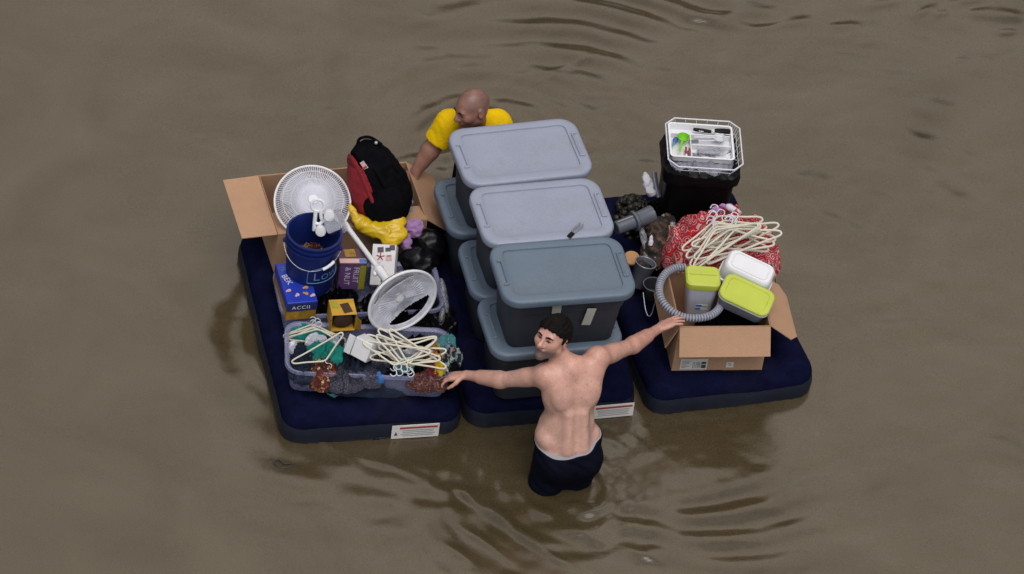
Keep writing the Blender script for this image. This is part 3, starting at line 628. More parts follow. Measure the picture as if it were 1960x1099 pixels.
def yellow_man():
    HC = at(904, 206, 1.02)+FW*.02; RS = at(860, 236, .82)+FW*.05; LS = at(952, 236, .82)+FW*.05    # his right is on the left of the picture
    Pv = (RS+LS)/2+np.array((.20, .18, -.46)); mid = (RS+LS)/2; tvec = nrm(mid-Pv); l = nrm((RS-LS)-tvec*((RS-LS) @ tvec)); b = nrm(np.cross(l, tvec)); b = b if b[1] > 0 else -b
    Rb = (l, b, tvec); H = float(np.linalg.norm(mid-Pv)); q = lambda x, y, z: Pv+l*x+b*y+tvec*z
    hp, hf, hq = head_prims(HC, scr(-.86, .42, .30), scr(-.05, -.80, .62), 1.02)
    RWr = aty(796, 328, .50); RE = RS*.5+RWr*.5+scr(-.012, .012, -.03)
    LE = LS+np.array((.10, -.14, -.20)); LWr = LE+np.array((-.08, -.16, -.03))
    tor = [(ellip(q(0, 0, .02), Rb, (.155, .115, .13)), 0), (ellip(q(0, -.01, .17), Rb, (.145, .112, .14)), .05), (ellip(q(0, 0, H-.17), Rb, (.145, .105, .17)), .06),
           (rcone(q(.08, 0, H-.01), RS, .058, .056), .05), (rcone(q(-.08, 0, H-.01), LS, .058, .056), .05)]
    nk = [(rcone(q(0, .0, H-.01), HC-hf[2]*.045-hf[1]*.02, .064, .057), .035)]
    legs = [(rcone(Pv+l*s*.09-(0, 0, .05), Pv+l*s*.11-(0, 0, .50), .098, .070), .04) for s in (-1, 1)]
    arms = arm_prims(RS, RE, RWr, (.060, .050, .050, .032))+arm_prims(LS, LE, LWr)
    hands = hand_prims(RWr, nrm(RWr-RE), scr(-.3, -.3, 1), .35, thumb=1)+hand_prims(LWr, nrm(LWr-LE), np.array((0, -.2, 1.)), .3)
    root = T('person', 'bald man in a yellow t-shirt wading behind the totes, face turned aside', 'person', (Pv[0], Pv[1], 0))
    lo = np.minimum.reduce([HC, RS, LS, RWr, LWr, Pv])-(.22, .22, .72); hi = np.maximum.reduce([HC, RS, LS, RWr, LWr, Pv])+.2
    body = P('body', sdf_mesh(blend(tor+nk+legs+arms+hp+hands), lo, hi, .0052), 'skin_tan', root, world=True); o0 = np.array(root.location)
    def tone(V):
        W = V+o0; C = np.ones((len(W), 3)); lx = (W-HC) @ hf[0]; ly = (W-HC) @ hf[1]; lz = (W-HC) @ hf[2]; near = np.linalg.norm(W-HC, axis=1) < .16
        crop = np.clip((lz-.01)/.03+.2-ly*6, 0, 1)*np.clip((.075-ly)/.03, 0, 1)*near*(lz > -.05); C *= 1-crop[:, None]*np.array((.34, .30, .24))
        beard = np.clip((ly-.005)/.03, 0, 1)*np.clip((-.048-lz)/.02, 0, 1)*near; C *= (1-.40*beard)[:, None]
        lip = np.exp(-((lz+.0655)/.007)**2)*np.exp(-(lx/.022)**2)*(ly > .07)*near; C *= 1-lip[:, None]*np.array((.2, .4, .4))
        return C
    paint(body, 'tone', tone)
    for e in (-1, 1):
        P('eyebrow', tube([hq(e*.012, .096, .020), hq(e*.030, .093, .025), hq(e*.050, .077, .019)], [.003, .0045, .0025], 6, smooth=4), 'hair_dark', root, world=True)
        ey = P('eye', ball(hq(e*.030, .0745, -.001), .0115), 'eye_shadowed', root, world=True); P('iris', ball(hq(e*.030, .085, .000), .0055), 'eye_dark', ey, world=True)
        P('lash_shade', tube([hq(e*.016, .0865, -.001), hq(e*.030, .0880, .0055), hq(e*.045, .0800, .001)], [.0018, .0034, .0022], 6, smooth=4), 'brow_shade', ey, world=True)  # lash line with the eye's shadow put into its dark colour
    ra = nrm(RE-RS); la = nrm(LE-LS)
    sl = blend(tor+[(rcone(RS, RE, .066, .066), .05), (rcone(LS, LE, .066, .066), .05)])
    def tee(p):
        d = sl(p)-.010-.0022*np.abs(np.sin(p[:, 2]*34+p[:, 0]*40+2.2*np.sin(p[:, 1]*21)+1.3*np.sin(p[:, 0]*31))); d = np.maximum(d, (p-(RS+ra*.135)) @ ra); d = np.maximum(d, (p-(LS+la*.17)) @ la)
        d = np.maximum(d, -((p-q(0, 0, -.05)) @ tvec)); return np.maximum(d, -(ellip(q(0, -.01, H+.045), Rb, (.075, .07, .06))(p)))
    P('t_shirt', sdf_mesh(tee, lo, hi, .0055), 'tee_yellow', root, world=True)
    low = blend([tor[0]]+[(rcone(Pv+l*s*.09-(0, 0, .05), Pv+l*s*.10-(0, 0, .36), .110, .105), .04) for s in (-1, 1)])
    P('shorts', sdf_mesh(lambda p: np.maximum(low(p)-.012, (p-q(0, 0, .03)) @ tvec), lo, hi, .0075), 'trunks_navy', root, world=True)
yellow_man()

# ------------------------------------------------------------------ unseen wood out of frame, added so tilted wave faces mirror something dark
def unseen_wood():
    rs = np.random.RandomState(5); V, F = [], []
    for ang in np.arange(-75, 115, 1.1):
        a = rad(ang+rs.uniform(-.4, .4)); d = rs.uniform(62, 74); h = rs.uniform(27, 36)*(1+.15*math.sin(ang*.21)); c = np.array((d*math.sin(a), d*math.cos(a), 0)); cr = h*.20
        m = tube([c, c+(0, 0, h*.5), c+(0, 0, h*.8)], [.30, .2, .06], 6); k = len(V); V += m[0].tolist(); F += [tuple(i+k for i in f) for f in m[1]]
        for j in range(170):
            u = rs.normal(size=3); u /= np.linalg.norm(u); r = rs.uniform(.5, 1.05); p = c+(0, 0, h*.55)+u*r*np.array((cr, cr, h*.46)); s = rs.uniform(.5, 1.1)
            e1 = rs.normal(size=3); e1 /= np.linalg.norm(e1); e2 = np.cross(e1, u); k = len(V); V += [(p+e1*s).tolist(), (p+e2*s*.7).tolist(), (p-e1*s).tolist(), (p-e2*s*.7).tolist()]; F.append((k, k+1, k+2, k+3))
    return (np.array(V), F)
mat('foliage', (.045, .065, .022), .8, .4, .5, .1, 3)
P('unseen_wood', unseen_wood(), 'foliage', flat=True); tag(bpy.data.objects['unseen_wood'], 'unseen dark green wood added for dark reflections in the waves', 'trees', kind='stuff')

# ------------------------------------------------------------------ more materials
mat('bucket_blue', (.006, .016, .115), .45, .08, 6, .05, spec=.25, dirt=.3, dscale=9, dcol=(.03, .03, .05)); mat('pale_blue_ink', (.11, .22, .42), .5, .05)
mat('wire_grey', (.40, .41, .45), .35, .1, metal=.6)
mat('guard_white', (.66, .66, .72), .4, .05); mat('blade_clear', (.55, .55, .62), .3, .05, alpha=.85)
mat('base_grey', (.58, .58, .65), .5, .22, 18, .25, 40)
mat('clear_bin', (.30, .31, .50), .25, .12, 7, .12, 30, alpha=.42, spec=.6)
mat('clear_film', (.55, .55, .62), .18, .2, 12, .6, 30, alpha=.30, spec=.8)
mat('bag_yellow', (.62, .40, .010), .32, .18, 8, .4, 35); mat('cloth_lilac', (.36, .19, .42), .9, .18, 14, .5, 90, sheen=.2)
mat('bag_red', (.23, .006, .014), .8, .15, 12, .25, 120); mat('patch_pink', (.60, .38, .36), .6, .1)
mat('carton_blue', (.012, .035, .36), .45, .12, 20, .05); mat('carton_navy', (.010, .014, .09), .5, .1); mat('carton_gold', (.30, .165, .015), .5, .35, 26, .1, 60)
mat('carton_purple', (.13, .055, .20), .5, .15, 16, .05); mat('carton_plum', (.075, .035, .060), .5, .3, 16, .05); mat('carton_lime', (.30, .30, .02), .5, .12)
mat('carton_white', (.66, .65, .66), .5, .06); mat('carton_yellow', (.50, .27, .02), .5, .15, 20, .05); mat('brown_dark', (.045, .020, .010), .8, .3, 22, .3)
mat('hanger_cream', (.62, .58, .47), .4, .06, 8, .05); mat('hook_clear', (.62, .60, .66), .25, .05)
mat('denim', (.022, .030, .050), .95, .3, 24, .35, 150, spec=.08); mat('teal_cloth', (.004, .25, .20), .85, .15, 16, .35, 120); mat('teal_pale', (.08, .30, .32), .8, .15, 16, .3)
mat('white_cloth', (.58, .57, .64), .8, .08, 12, .3, 60); mat('grey_felt', (.24, .24, .29), .95, .2, 20, .5, 110)
mat('lime_lid', (.46, .52, .06), .4, .06, 7, .08, 80); mat('frosted', (.72, .74, .84), .35, .05, 7, .08, 80); mat('frost_dark', (.20, .21, .26), .4, .08, 7, .08)
mat('hose_grey', (.30, .31, .37), .45, .10, 30, .1); mat('hose_groove', (.10, .10, .13), .5, .1)
mat('tub_black', (.004, .004, .005), .42, .2, 6, .06, spec=.14); mat('basket_white', (.66, .67, .72), .35, .05)
mat('spoon_green', (.16, .50, .012), .4, .08); mat('utensil_red', (.30, .04, .03), .45, .15); mat('utensil_blue', (.03, .10, .40), .4, .1)
mat('nozzle_grey', (.10, .11, .14), .30, .10, 10, .08); mat('nozzle_dark', (.030, .032, .036), .45, .1); mat('stone_dark', (.006, .0055, .005), .42, .7, 24, .3, 60, col2=(.030, .027, .021), spec=.3)
mat('tan_wood', (.42, .22, .09), .7, .15, 18, .1); mat('sticker_blue', (.04, .16, .45), .4, .08); mat('sticker_green', (.22, .38, .10), .4, .08)
pattern('floral_rust', [(0, (.06, .010, .006)), (.34, (.30, .10, .03)), (.52, (.13, .018, .010)), (.66, (.55, .36, .20)), (.80, (.10, .012, .008))], 42, dist=.08)
pattern('floral_multi', [(0, (.012, .014, .018)), (.40, (.16, .24, .34)), (.56, (.45, .44, .30)), (.64, (.012, .014, .02)), (.78, (.50, .30, .24)), (.86, (.26, .38, .42))], 34, dist=.06)
pattern('floral_red', [(0, (.12, .006, .010)), (.3, (.32, .10, .02)), (.5, (.16, .010, .014)), (.75, (.45, .22, .03)), (.9, (.05, .01, .01))], 26, dist=.08)
pattern('rust_weave', [(0, (.050, .014, .012)), (.35, (.15, .050, .045)), (.6, (.08, .022, .018)), (.78, (.30, .15, .11)), (.88, (.06, .02, .016))], 75, dist=.05)
pattern('slate_knit', [(0, (.022, .022, .040)), (.4, (.060, .056, .085)), (.7, (.026, .026, .045)), (.86, (.19, .18, .24))], 95, dist=.1, bump=.8)
pattern('bandana_red', [(0, (.62, .44, .44)), (.09, (.40, .008, .015)), (.22, (.62, .36, .37)), (.31, (.40, .009, .016)), (.46, (.58, .28, .30)), (.52, (.40, .009, .016)), (.72, (.60, .36, .37))], 19, kind='rings', dist=.02)
pattern('brown_mix', [(0, (.010, .008, .007)), (.35, (.060, .030, .016)), (.55, (.018, .012, .010)), (.74, (.12, .065, .035)), (.86, (.015, .010, .010)), (.94, (.30, .28, .30))], 24, dist=.12)

# ------------------------------------------------------------------ cardboard boxes
def flap(p0, p1, out, L, ang, ch=0.0, t=.005):
    p0 = np.asarray(p0, float); p1 = np.asarray(p1, float); e = nrm(p1-p0); a = rad(ang); d = nrm(out)*math.sin(a)+np.array((0, 0, 1.))*math.cos(a)
    g = .004; p0 = p0+d*g; p1 = p1+d*g
    pts = [p0, p1, p1+d*(L-ch), p1+d*L-e*ch, p0+d*L+e*ch, p0+d*(L-ch)] if ch else [p0, p1, p1+d*L, p0+d*L]
    n = nrm(np.cross(e, d)); w_ = .006                                     # a slight warp keeps the board from being dead flat
    return slab([np.asarray(q)+n*w_*((i % 2)*.6) for i, q in enumerate(pts)], t)
def open_box(label, W, D, H, M, flaps, group='open cardboard boxes on the raft'):
    t = T('cardboard_box', label, 'cardboard box', M=M, group=group); k = .005
    P('wall', join(box(W, k, H, .001, (0, -D/2+k/2, H/2)), box(W, k, H, .001, (0, D/2-k/2, H/2)), box(k, D-2*k-.002, H, .001, (-W/2+k/2, 0, H/2)), box(k, D-2*k-.002, H, .001, (W/2-k/2, 0, H/2)),
                   box(W-2*k-.002, D-2*k-.002, k, .001, (0, 0, k/2))), 'card', t)
    E_ = {'left': ((-W/2, D/2, H), (-W/2, -D/2, H), (-1, 0, 0)), 'right': ((W/2, -D/2, H), (W/2, D/2, H), (1, 0, 0)), 'front': ((-W/2, -D/2, H), (W/2, -D/2, H), (0, -1, 0)), 'back': ((W/2, D/2, H), (-W/2, D/2, H), (0, 1, 0))}
    for s, (L, a, c) in flaps.items(): P('flap', flap(*E_[s], L, a, c), 'card', t)
    return t
def mframe(o, rz): return np.array(Matrix.Translation(Vector(o)) @ Matrix.Rotation(rz, 4, 'Z'))

pa, pb, pc = at(503, 334, .5), at(527, 447, .5), at(782, 322, .5)
bx1 = open_box('big open cardboard box at the back, holding the black and red backpack', float(pc[0]-(pa[0]+pb[0])/2)+.01, float(pa[1]-pb[1]), .30,
               mframe(((pc[0]+(pa[0]+pb[0])/2)/2, (pa[1]+pb[1])/2, .20), rad(1)), {'left': (.205, 92, 0), 'right': (.21, 128, 0), 'front': (.16, -104, 0), 'back': (.2, 133, 0)})
solo('black_bag_and_shade', heap((pa[0]+.42, (pa[1]+pb[1])/2, .36, .20, 0), .30, .16, 3.3, 10, .4), 'black_film', 'crumpled black plastic bag filling the big back box under the backpack', 'bag', 'black plastic bags among the goods')
pl_, pr_ = at(1285, 710, .2), at(1458, 708, .2); rzB = math.atan2(pr_[1]-pl_[1], pr_[0]-pl_[0]); WB = float(np.linalg.norm(pr_-pl_)); nB = np.array((-math.sin(rzB), math.cos(rzB), 0))
DB = .44; cB = (pl_+pr_)/2+nB*DB/2
bx2 = open_box('open cardboard box with white shipping labels, holding the lime-lidded containers', WB, DB, .345, mframe(cB, rzB), {'left': (.17, 160, .0), 'right': (.225, 128, .055), 'front': (.168, 143, 0)})
for px, py, w_, h_ in ((1328, 697, .155, .082), (1397, 698, .042, .042)):
    c = hit(px, py, pl_, -nB); x = np.array((math.cos(rzB), math.sin(rzB), 0)); Mx = frame(c-nB*.0015, x, (0, 0, 1), -nB); loc = np.linalg.inv(Tm(bx2)) @ Mx
    lb = P('shipping_label', patch(-w_/2, -h_/2, w_/2, h_/2), 'label_white', bx2, M=loc)
    if w_ > .1:
        xs = np.cumsum(np.random.RandomState(3).uniform(.0022, .006, 14)); bars = [patch(-.01+q, -.030, -.01+q+.0022, .018) for q in xs[::2]]
        P('barcode', move(join(*bars), (0, 0, .0014)), 'ink_dark', lb)
        P('printed_block', move(join(patch(.045, -.030, .070, -.004), patch(.045, .002, .070, .020)), (0, 0, .0014)), 'ink_dark', lb)
        P('printed_lines', move(join(*[patch(-.070, .024-.010*i, -.070+.05*u, .028-.010*i) for i, u in enumerate((1, .8, .9, .6, .85, .5))]), (0, 0, .0014)), 'ink_grey', lb)
    else:
        P('printed_lines', move(join(patch(-.012, .004, .008, .008), patch(-.008, -.006, .012, -.002), patch(-.010, .011, .002, .014)), (0, 0, .0014)), 'ink_grey', lb)
bx3 = open_box('cardboard box under the red patterned cloth, behind the white container', .56, .42, .28, mframe((1.10, -.335, .20), rad(-7)), {'right': (.10, 165, 0)})

def march(f, px, py, t0=DIST-3.0):
    d = nrm(ray(px, py)); t = t0
    for _ in range(200):
        v = float(f((CAM+d*t)[None])[0]); t += v*.8
        if v < .0008: break
    return CAM+d*t
# ------------------------------------------------------------------ backpack, yellow bag, lilac cloth
bb, bt = at(742, 412, .50), at(700, 285, .86); bax = nrm(bt-bb); bsd = nrm(scr(1, .1, 0)-bax*(scr(1, .1, 0) @ bax)); bdp = np.cross(bsd, bax); bdp = bdp if bdp @ FW < 0 else -bdp
bc = (bb+bt)/2; bL = float(np.linalg.norm(bt-bb))
bp_ = T('backpack', 'black backpack with a red side panel standing in the big cardboard box', 'backpack', tuple(bb-(0, 0, .1)))
bmain = blend([(ellip(bc, (bax, bsd, bdp), (bL*.62, .160, .135)), 0), (ellip(bc-bax*.08, (bax, bsd, bdp), (bL*.45, .175, .145)), .06), (ellip(bc+bax*.09+bdp*.06, (bax, bsd, bdp), (.13, .11, .08)), .04)])
wr = lambda p, s, k: s*(np.sin(p[:, 0]*k+2*np.sin(p[:, 2]*k*.6))*np.sin(p[:, 1]*k*.9+p[:, 2]*k*.7))
cut = lambda p: (p-bc) @ nrm(-bsd+bdp*.45-bax*.05)-.070
P('body', sdf_mesh(lambda p: np.maximum(bmain(p)+wr(p, .003, 70), cut(p)), bc-.40, bc+.40, .008), 'black_cloth', bp_, world=True)
P('side_panel', sdf_mesh(lambda p: np.maximum(np.maximum(bmain(p)+.004+wr(p, .0025, 60), -cut(p)-.004), (p-bc) @ bax-bL*.36), bc-.40, bc+.40, .008), 'bag_red', bp_, world=True)
P('piping', sdf_mesh(lambda p: np.maximum(bmain(p)-.006, np.abs(cut(p)-.022)-.010), bc-.40, bc+.40, .007), 'bag_red', bp_, world=True)
P('front_pocket', sdf_mesh(blend([(ellip(bc-bax*.10+bdp*.115+bsd*.02, (bax, bsd, bdp), (.13, .12, .05)), 0)]), bc-.4, bc+.4, .009), 'black_cloth', bp_, world=True)
tp = march(bmain, 697, 316)-bdp*.006; lb = P('badge', box(.026, .050, .003, .001), 'patch_pink', bp_, M=np.linalg.inv(Tm(bp_)) @ frame(tp+bdp*.012, nrm(bsd+bax*.3), nrm(bax-bsd*.3), np.cross(nrm(bsd+bax*.3), nrm(bax-bsd*.3))))
P('badge_stripe', box(.020, .012, .004, .001, (0, -.012, .001)), 'ink_red', lb)
P('grab_loop', tube([bt+bax*.03-bsd*.04, bt+bax*.075-bsd*.01+bdp*.02, bt+bax*.07+bsd*.05+bdp*.03, bt+bax*.01+bsd*.10+bdp*.03], .009, 8, smooth=5), 'black_cloth', bp_, world=True)
P('shoulder_strap', join(tube([bt+bsd*.07+bax*.0+bdp*.05, bc+bsd*.135+bax*.10+bdp*.06, bc+bsd*.160+bdp*.05, bc-bax*.12+bsd*.15+bdp*.06], .017, 8, smooth=6, flat=.5),
                         tube([bt-bsd*.02+bdp*.06, bc+bsd*.04+bax*.13+bdp*.135, bc+bsd*.07+bax*.02+bdp*.155], .013, 8, smooth=6, flat=.5)), 'black_cloth', bp_, world=True)
P('buckle', ball(bt+bax*.035+bsd*.075+bdp*.045, .011), 'wire_grey', bp_, world=True)

def lumps(pts, k, wrinkle, freq, res=.006, seedv=0.0):
    prs = [(ellip(c, (nrm(scr(math.cos(a), math.sin(a))), nrm(scr(-math.sin(a), math.cos(a))), -FW), (r1, r2, r3)), k) for c, a, r1, r2, r3 in pts]
    f0 = blend(prs); cs = np.array([c for c, *_ in pts]); m = max(max(q[2:]) for q in pts)+.03
    def f(p):
        g = np.sin(p[:, 0]*freq+seedv+1.7*np.sin(p[:, 1]*freq*.7+1))+np.sin(p[:, 2]*freq*1.1+1.5*np.sin(p[:, 0]*freq*.8+seedv))+.5*np.sin(p[:, 1]*freq*2.1+p[:, 2]*freq*1.7)
        return f0(p)+wrinkle*(np.abs(g)-1)
    return sdf_mesh(f, cs.min(0)-m, cs.max(0)+m, res)
solo('plastic_bag', lumps([(at(742, 444, .52), .15, .115, .055, .05), (at(757, 425, .55), .1, .06, .05, .04), (at(700, 432, .53), .5, .085, .045, .045), (at(678, 408, .57), 1.0, .06, .022, .03), (at(748, 462, .49), .1, .05, .04, .035)], .03, .005, 55),
     'bag_yellow', 'crumpled yellow plastic bag under the black backpack', 'plastic bag')
solo('cloth', lumps([(at(790, 437, .50), .9, .055, .045, .045), (at(775, 460, .47), 1.2, .06, .035, .04), (at(798, 432, .51), .2, .035, .035, .03)], .015, .006, 75), 'cloth_lilac', 'fluffy lilac cloth beside the yellow plastic bag', 'cloth')
solo('cloth', lumps([(at(781, 400, .48), .9, .03, .025, .02), (at(785, 388, .48), .3, .02, .02, .02)], .015, .004, 80), 'grey_felt', 'small grey cloth between the backpack and the box flap', 'cloth')
solo('black_bag_and_shade', lumps([(at(818, 470, .34), .8, .11, .10, .09), (at(800, 500, .36), .2, .12, .09, .09), (at(845, 455, .28), .9, .09, .05, .07)], .05, .008, 34, .009), 'black_film', 'black bulk added for the shade in the gap between the lilac cloth and the totes', 'bag', 'black plastic bags among the goods')  # black bulk added where the gap holds only shade on the mattress

# ------------------------------------------------------------------ clear bins with clothes
def clear_bin(label, M, W, D, H):
    t = T('clear_bin', label, 'storage bin', M=M, group='clear plastic underbed bins'); k = .006
    o = [rring(W-.07, D-.06, .05, .0, 6), rring(W-.06, D-.05, .06, .012, 6), rring(W-.03, D-.03, .07, H-.02, 6), rring(W-.03, D-.03, .07, H-.014, 6), rring(W, D, .085, H-.012, 6), rring(W+.004, D+.004, .087, H-.022, 6), rring(W+.012, D+.012, .09, H-.022, 6), rring(W+.008, D+.008, .088, H-.002, 6), rring(W-.01, D-.01, .08, H, 6),
         rring(W-.042, D-.042, .066, H-.014, 6), rring(W-.06-2*k, D-.05-2*k, .056, .018, 6)]
    P('body', loft(o, True, True), 'clear_bin', t); return t
fl, fr, bl_ = at(548, 713, .37), at(866, 728, .37), at(540, 630, .37); rz1 = math.atan2(fr[1]-fl[1], fr[0]-fl[0]); W1 = float(np.linalg.norm(fr-fl)); n1 = np.array((-math.sin(rz1), math.cos(rz1), 0)); D1 = .40
c1 = (fl+fr)/2+n1*D1/2
bin1 = clear_bin('front clear plastic bin overflowing with clothes and cream hangers', mframe((c1[0], c1[1], .205), rz1), W1, D1, .175)
clear_bin('rear clear plastic bin under the fan base and the blue carton', mframe((-1.005, -.285, .205), rad(-3.5)), .93, .40, .175)
U1 = np.array((math.cos(rz1), math.sin(rz1), 0))
def H_(name, px, py, z, rx, ry, h, seed, material, label, cat='cloth', an=0.0, freq=11, fold=.45, grp=None, base=None, **k):
    c = at(px, py, z); return solo(name, heap((c[0], c[1], rx, ry, rz1+an), z-h if base is None else base, h if base is None else z-base, seed, freq, fold, **k), material, label, cat, grp)
CG = 'clothes heaped in the front clear bin'
H_('dark_clothes', 700, 684, .385, .40, .135, .15, 1.1, 'denim', 'layer of dark folded clothes at the bottom of the front clear bin', grp=CG, rnoise=.04)
H_('jeans', 585, 672, .42, .085, .155, .10, 2.2, 'denim', 'dark slate denim folded in the left end of the front clear bin', grp=CG, freq=9)
H_('teal_shirt', 592, 624, .385, .13, .05, .06, 4.6, 'teal_cloth', 'thin strip of teal cloth beneath the hangers beside the yellow carton', grp=CG)
H_('teal_shirt', 622, 656, .46, .100, .075, .09, 3.7, 'teal_cloth', 'crumpled teal shirt above the rust floral cloth in the front bin', grp=CG, freq=14, fold=.6)
H_('blue_shirt', 645, 643, .41, .06, .05, .06, 8.1, 'floral_multi', 'pale blue checked cloth between the teal shirt and the white carton', grp=CG)
H_('floral_cloth', 622, 690, .435, .095, .095, .13, 5.2, 'floral_rust', 'rust and cream floral cloth below the teal shirt, over the bin rim', grp=CG, freq=16, fold=.55)
H_('knit_sweater', 664, 706, .420, .10, .070, .10, 6.3, 'slate_knit', 'slate purple knit sweater spilling over the front rim of the bin', grp=CG, freq=16, fold=.5)
H_('knit_sweater', 710, 708, .40, .085, .045, .07, 7.7, 'slate_knit', 'dark knit cloth tucked below the white carton in the front bin', grp=CG, freq=15)
H_('print_dress', 822, 713, .415, .105, .055, .08, 9.4, 'rust_weave', 'rust brown speckled cloth by the hand of the bare-backed man', grp=CG, freq=17, fold=.5)
H_('teal_scarf', 777, 683, .435, .055, .045, .06, 4.9, 'teal_pale', 'pale turquoise cloth showing through the bundle of cream hangers', grp=CG, freq=14)
H_('dark_skirt', 770, 700, .36, .15, .07, .06, 2.9, 'black_cloth', 'black cloth under the bundle of cream hangers', grp=CG)
H_('floral_dress', 850, 656, .49, .10, .12, .13, 3.1, 'floral_multi', 'dark dress with pale blue and cream flowers at the right end of the bin', grp=CG, freq=20, fold=.75)
H_('floral_dress', 832, 668, .50, .05, .095, .10, 5.8, 'floral_red', 'crimson and orange floral cloth along the dark flowered dress', grp=CG, freq=16, fold=.6)
H_('black_skirt', 868, 695, .42, .06, .09, .10, 6.9, 'black_cloth', 'black cloth just above the left hand of the bare-backed man', grp=CG, freq=13, fold=.6)
H_('white_paper', 800, 664, .425, .075, .03, .03, 1.9, 'white_cloth', 'crumpled white paper behind the turquoise cloth', 'paper', an=-.3, freq=18, fold=.7)
H_('clear_wrap', 745, 655, .42, .10, .04, .05, 2.6, 'clear_film', 'crumpled clear plastic wrap beside the white carton', 'plastic wrap', an=-.35, freq=16, fold=.7)
H_('white_paper', 562, 652, .40, .028, .035, .04, 3.8, 'white_cloth', 'folded white paper in the back left corner of the front bin', 'paper', freq=14)
tq = hit(640, 749, c1-n1*(D1/2-.03), -n1)
solo('teal_sock', heap((tq[0], tq[1], .055, .028, rz1), tq[2]-.03, .05, 4.1, 14, .4), 'teal_pale', 'turquoise cloth pressed against the lower front wall of the front bin', 'cloth', CG)
for i, (px, py, z, rx, ry, h, mt, nm, lab) in enumerate((
        (608, 640, .44, .06, .035, .05, 'white_cloth', 'white_shirt', 'small white shirt corner between the stacked hangers and the teal shirt'),
        (735, 672, .43, .06, .05, .06, 'slate_knit', 'knit_sweater', 'dark knit cloth under the left end of the hanger bundle'),
        (728, 712, .405, .026, .018, .04, 'sticker_blue', 'blue_cloth', 'small bright blue cloth beside the dangling hanger hooks'),
        (840, 690, .47, .035, .035, .06, 'bag_yellow', 'mustard_cloth', 'small mustard yellow cloth at the right end of the hanger bundle'),
        (858, 640, .50, .05, .05, .07, 'teal_pale', 'blue_blouse', 'pale blue cloth at the back of the dark flowered dress'),
        (872, 668, .49, .045, .05, .08, 'floral_multi', 'floral_scarf', 'flowered scarf end hanging over the right rim of the front bin'),
        (580, 700, .40, .07, .05, .06, 'denim', 'jeans', 'denim fold at the front left corner of the front bin'),
        (800, 645, .41, .09, .05, .05, 'black_cloth', 'black_shirt', 'black cloth between the fan base and the white paper'),
        (690, 645, .42, .05, .03, .05, 'white_cloth', 'white_shirt', 'white cloth pinched between the yellow carton and the white carton'))):
    H_(nm, px, py, z, rx, ry, h, 11.3+i*1.7, mt, lab, grp=CG, freq=17, fold=.6)
# white carton, lid up
o = at(688, 668, .465); x = scr(.80, .42, .30); y = scr(.28, -.86, .30); x = nrm(x); y = nrm(y-x*(x @ y)); z = np.cross(x, y)
wc = T('white_carton', 'small white open carton lying among the clothes in the front bin', 'carton', M=frame(o-z*.05, x, y, z))
P('body', box(.105, .115, .10, .004, (.01, 0, .0)), 'carton_white', wc); P('flap', box(.04, .112, .003, .001, (-.072, -.01, .030)), 'carton_white', wc)

# ------------------------------------------------------------------ hangers
def hanger_proto(name):
    t = T(name, '', 'clothes hanger', (0, 0, 0)); r = .0062
    sh = catmull([(0, 0, 0), (.05, -.020, 0), (.13, -.062, 0), (.195, -.092, 0), (.216, -.112, 0), (.200, -.128, 0), (.10, -.126, 0), (0, -.126, 0), (-.10, -.126, 0), (-.200, -.128, 0), (-.216, -.112, 0), (-.195, -.092, 0), (-.13, -.062, 0), (-.05, -.020, 0)], 5, True)
    P('frame', tube(sh, r, 7, closed=True), 'hanger_cream', t)
    P('hook', tube(catmull([(0, .0, 0), (0, .025, 0), (.020, .042, 0), (.022, .062, 0), (.002, .076, 0), (-.018, .064, 0)], 5), .0032, 6), 'hook_clear', t)
    return t
HP = hanger_proto('clothes_hanger'); first = [True]
def hanger(px, py, z, a, tilt, label, grp, flip=1, s=1.0, roll_=0.0):
    x = scr(math.cos(rad(a)), math.sin(rad(a)), roll_); up_ = scr(flip*math.sin(rad(a)), -flip*math.cos(rad(a)), tilt); x = nrm(x); up_ = nrm(up_-x*(x @ up_)); M = frame(at(px, py, z), x*s, up_*s, np.cross(x, up_)*s)
    if first[0]: h = HP; first[0] = False
    else: h = dup(HP)
    M4 = Matrix(M.tolist()); h.location = M4.to_translation(); h.rotation_euler = M4.to_euler(); h.scale = (s, s, s); h['label'] = label; h['group'] = grp
rs = np.random.RandomState(11)
GR = 'cream hangers heaped on the red patterned cloth'
for i in range(11):
    hanger(1388+rs.uniform(-22, 22), 420+i*2.2+rs.uniform(-5, 8), .655+.009*i, (-24, -18, -8, -28, -14, 4, -20, -30, -10, -22, -34)[i], rs.uniform(-.5, -.15), 'cream plastic hanger tangled in the bundle on the red patterned cloth', GR, 1, 1.0+rs.uniform(-.03, .06))
GF = 'cream hangers in the front bin'
for i in range(8):
    hanger(772+rs.uniform(-18, 18), 697+rs.uniform(-14, 8)-i*.5, .428+.006*i, (14, 4, -8, 20, 8, -16, 26, 34)[i], rs.uniform(.05, .55), 'cream plastic hanger in the bundle over the turquoise cloth, hook toward the bin front', GF, -1, .86)
hanger(622, 690, .445, -30, -.35, 'single cream hanger lying open over the denim and the rust floral cloth', GF, -1, .74)
for i in range(4): hanger(596+rs.uniform(-8, 8)+i*3, 622+i*3.0, .415+.006*i, (2, 5, -2, 7)[i], .75, 'cream plastic hanger stacked flat over the teal strip beside the yellow carton', GF, 1, .74)

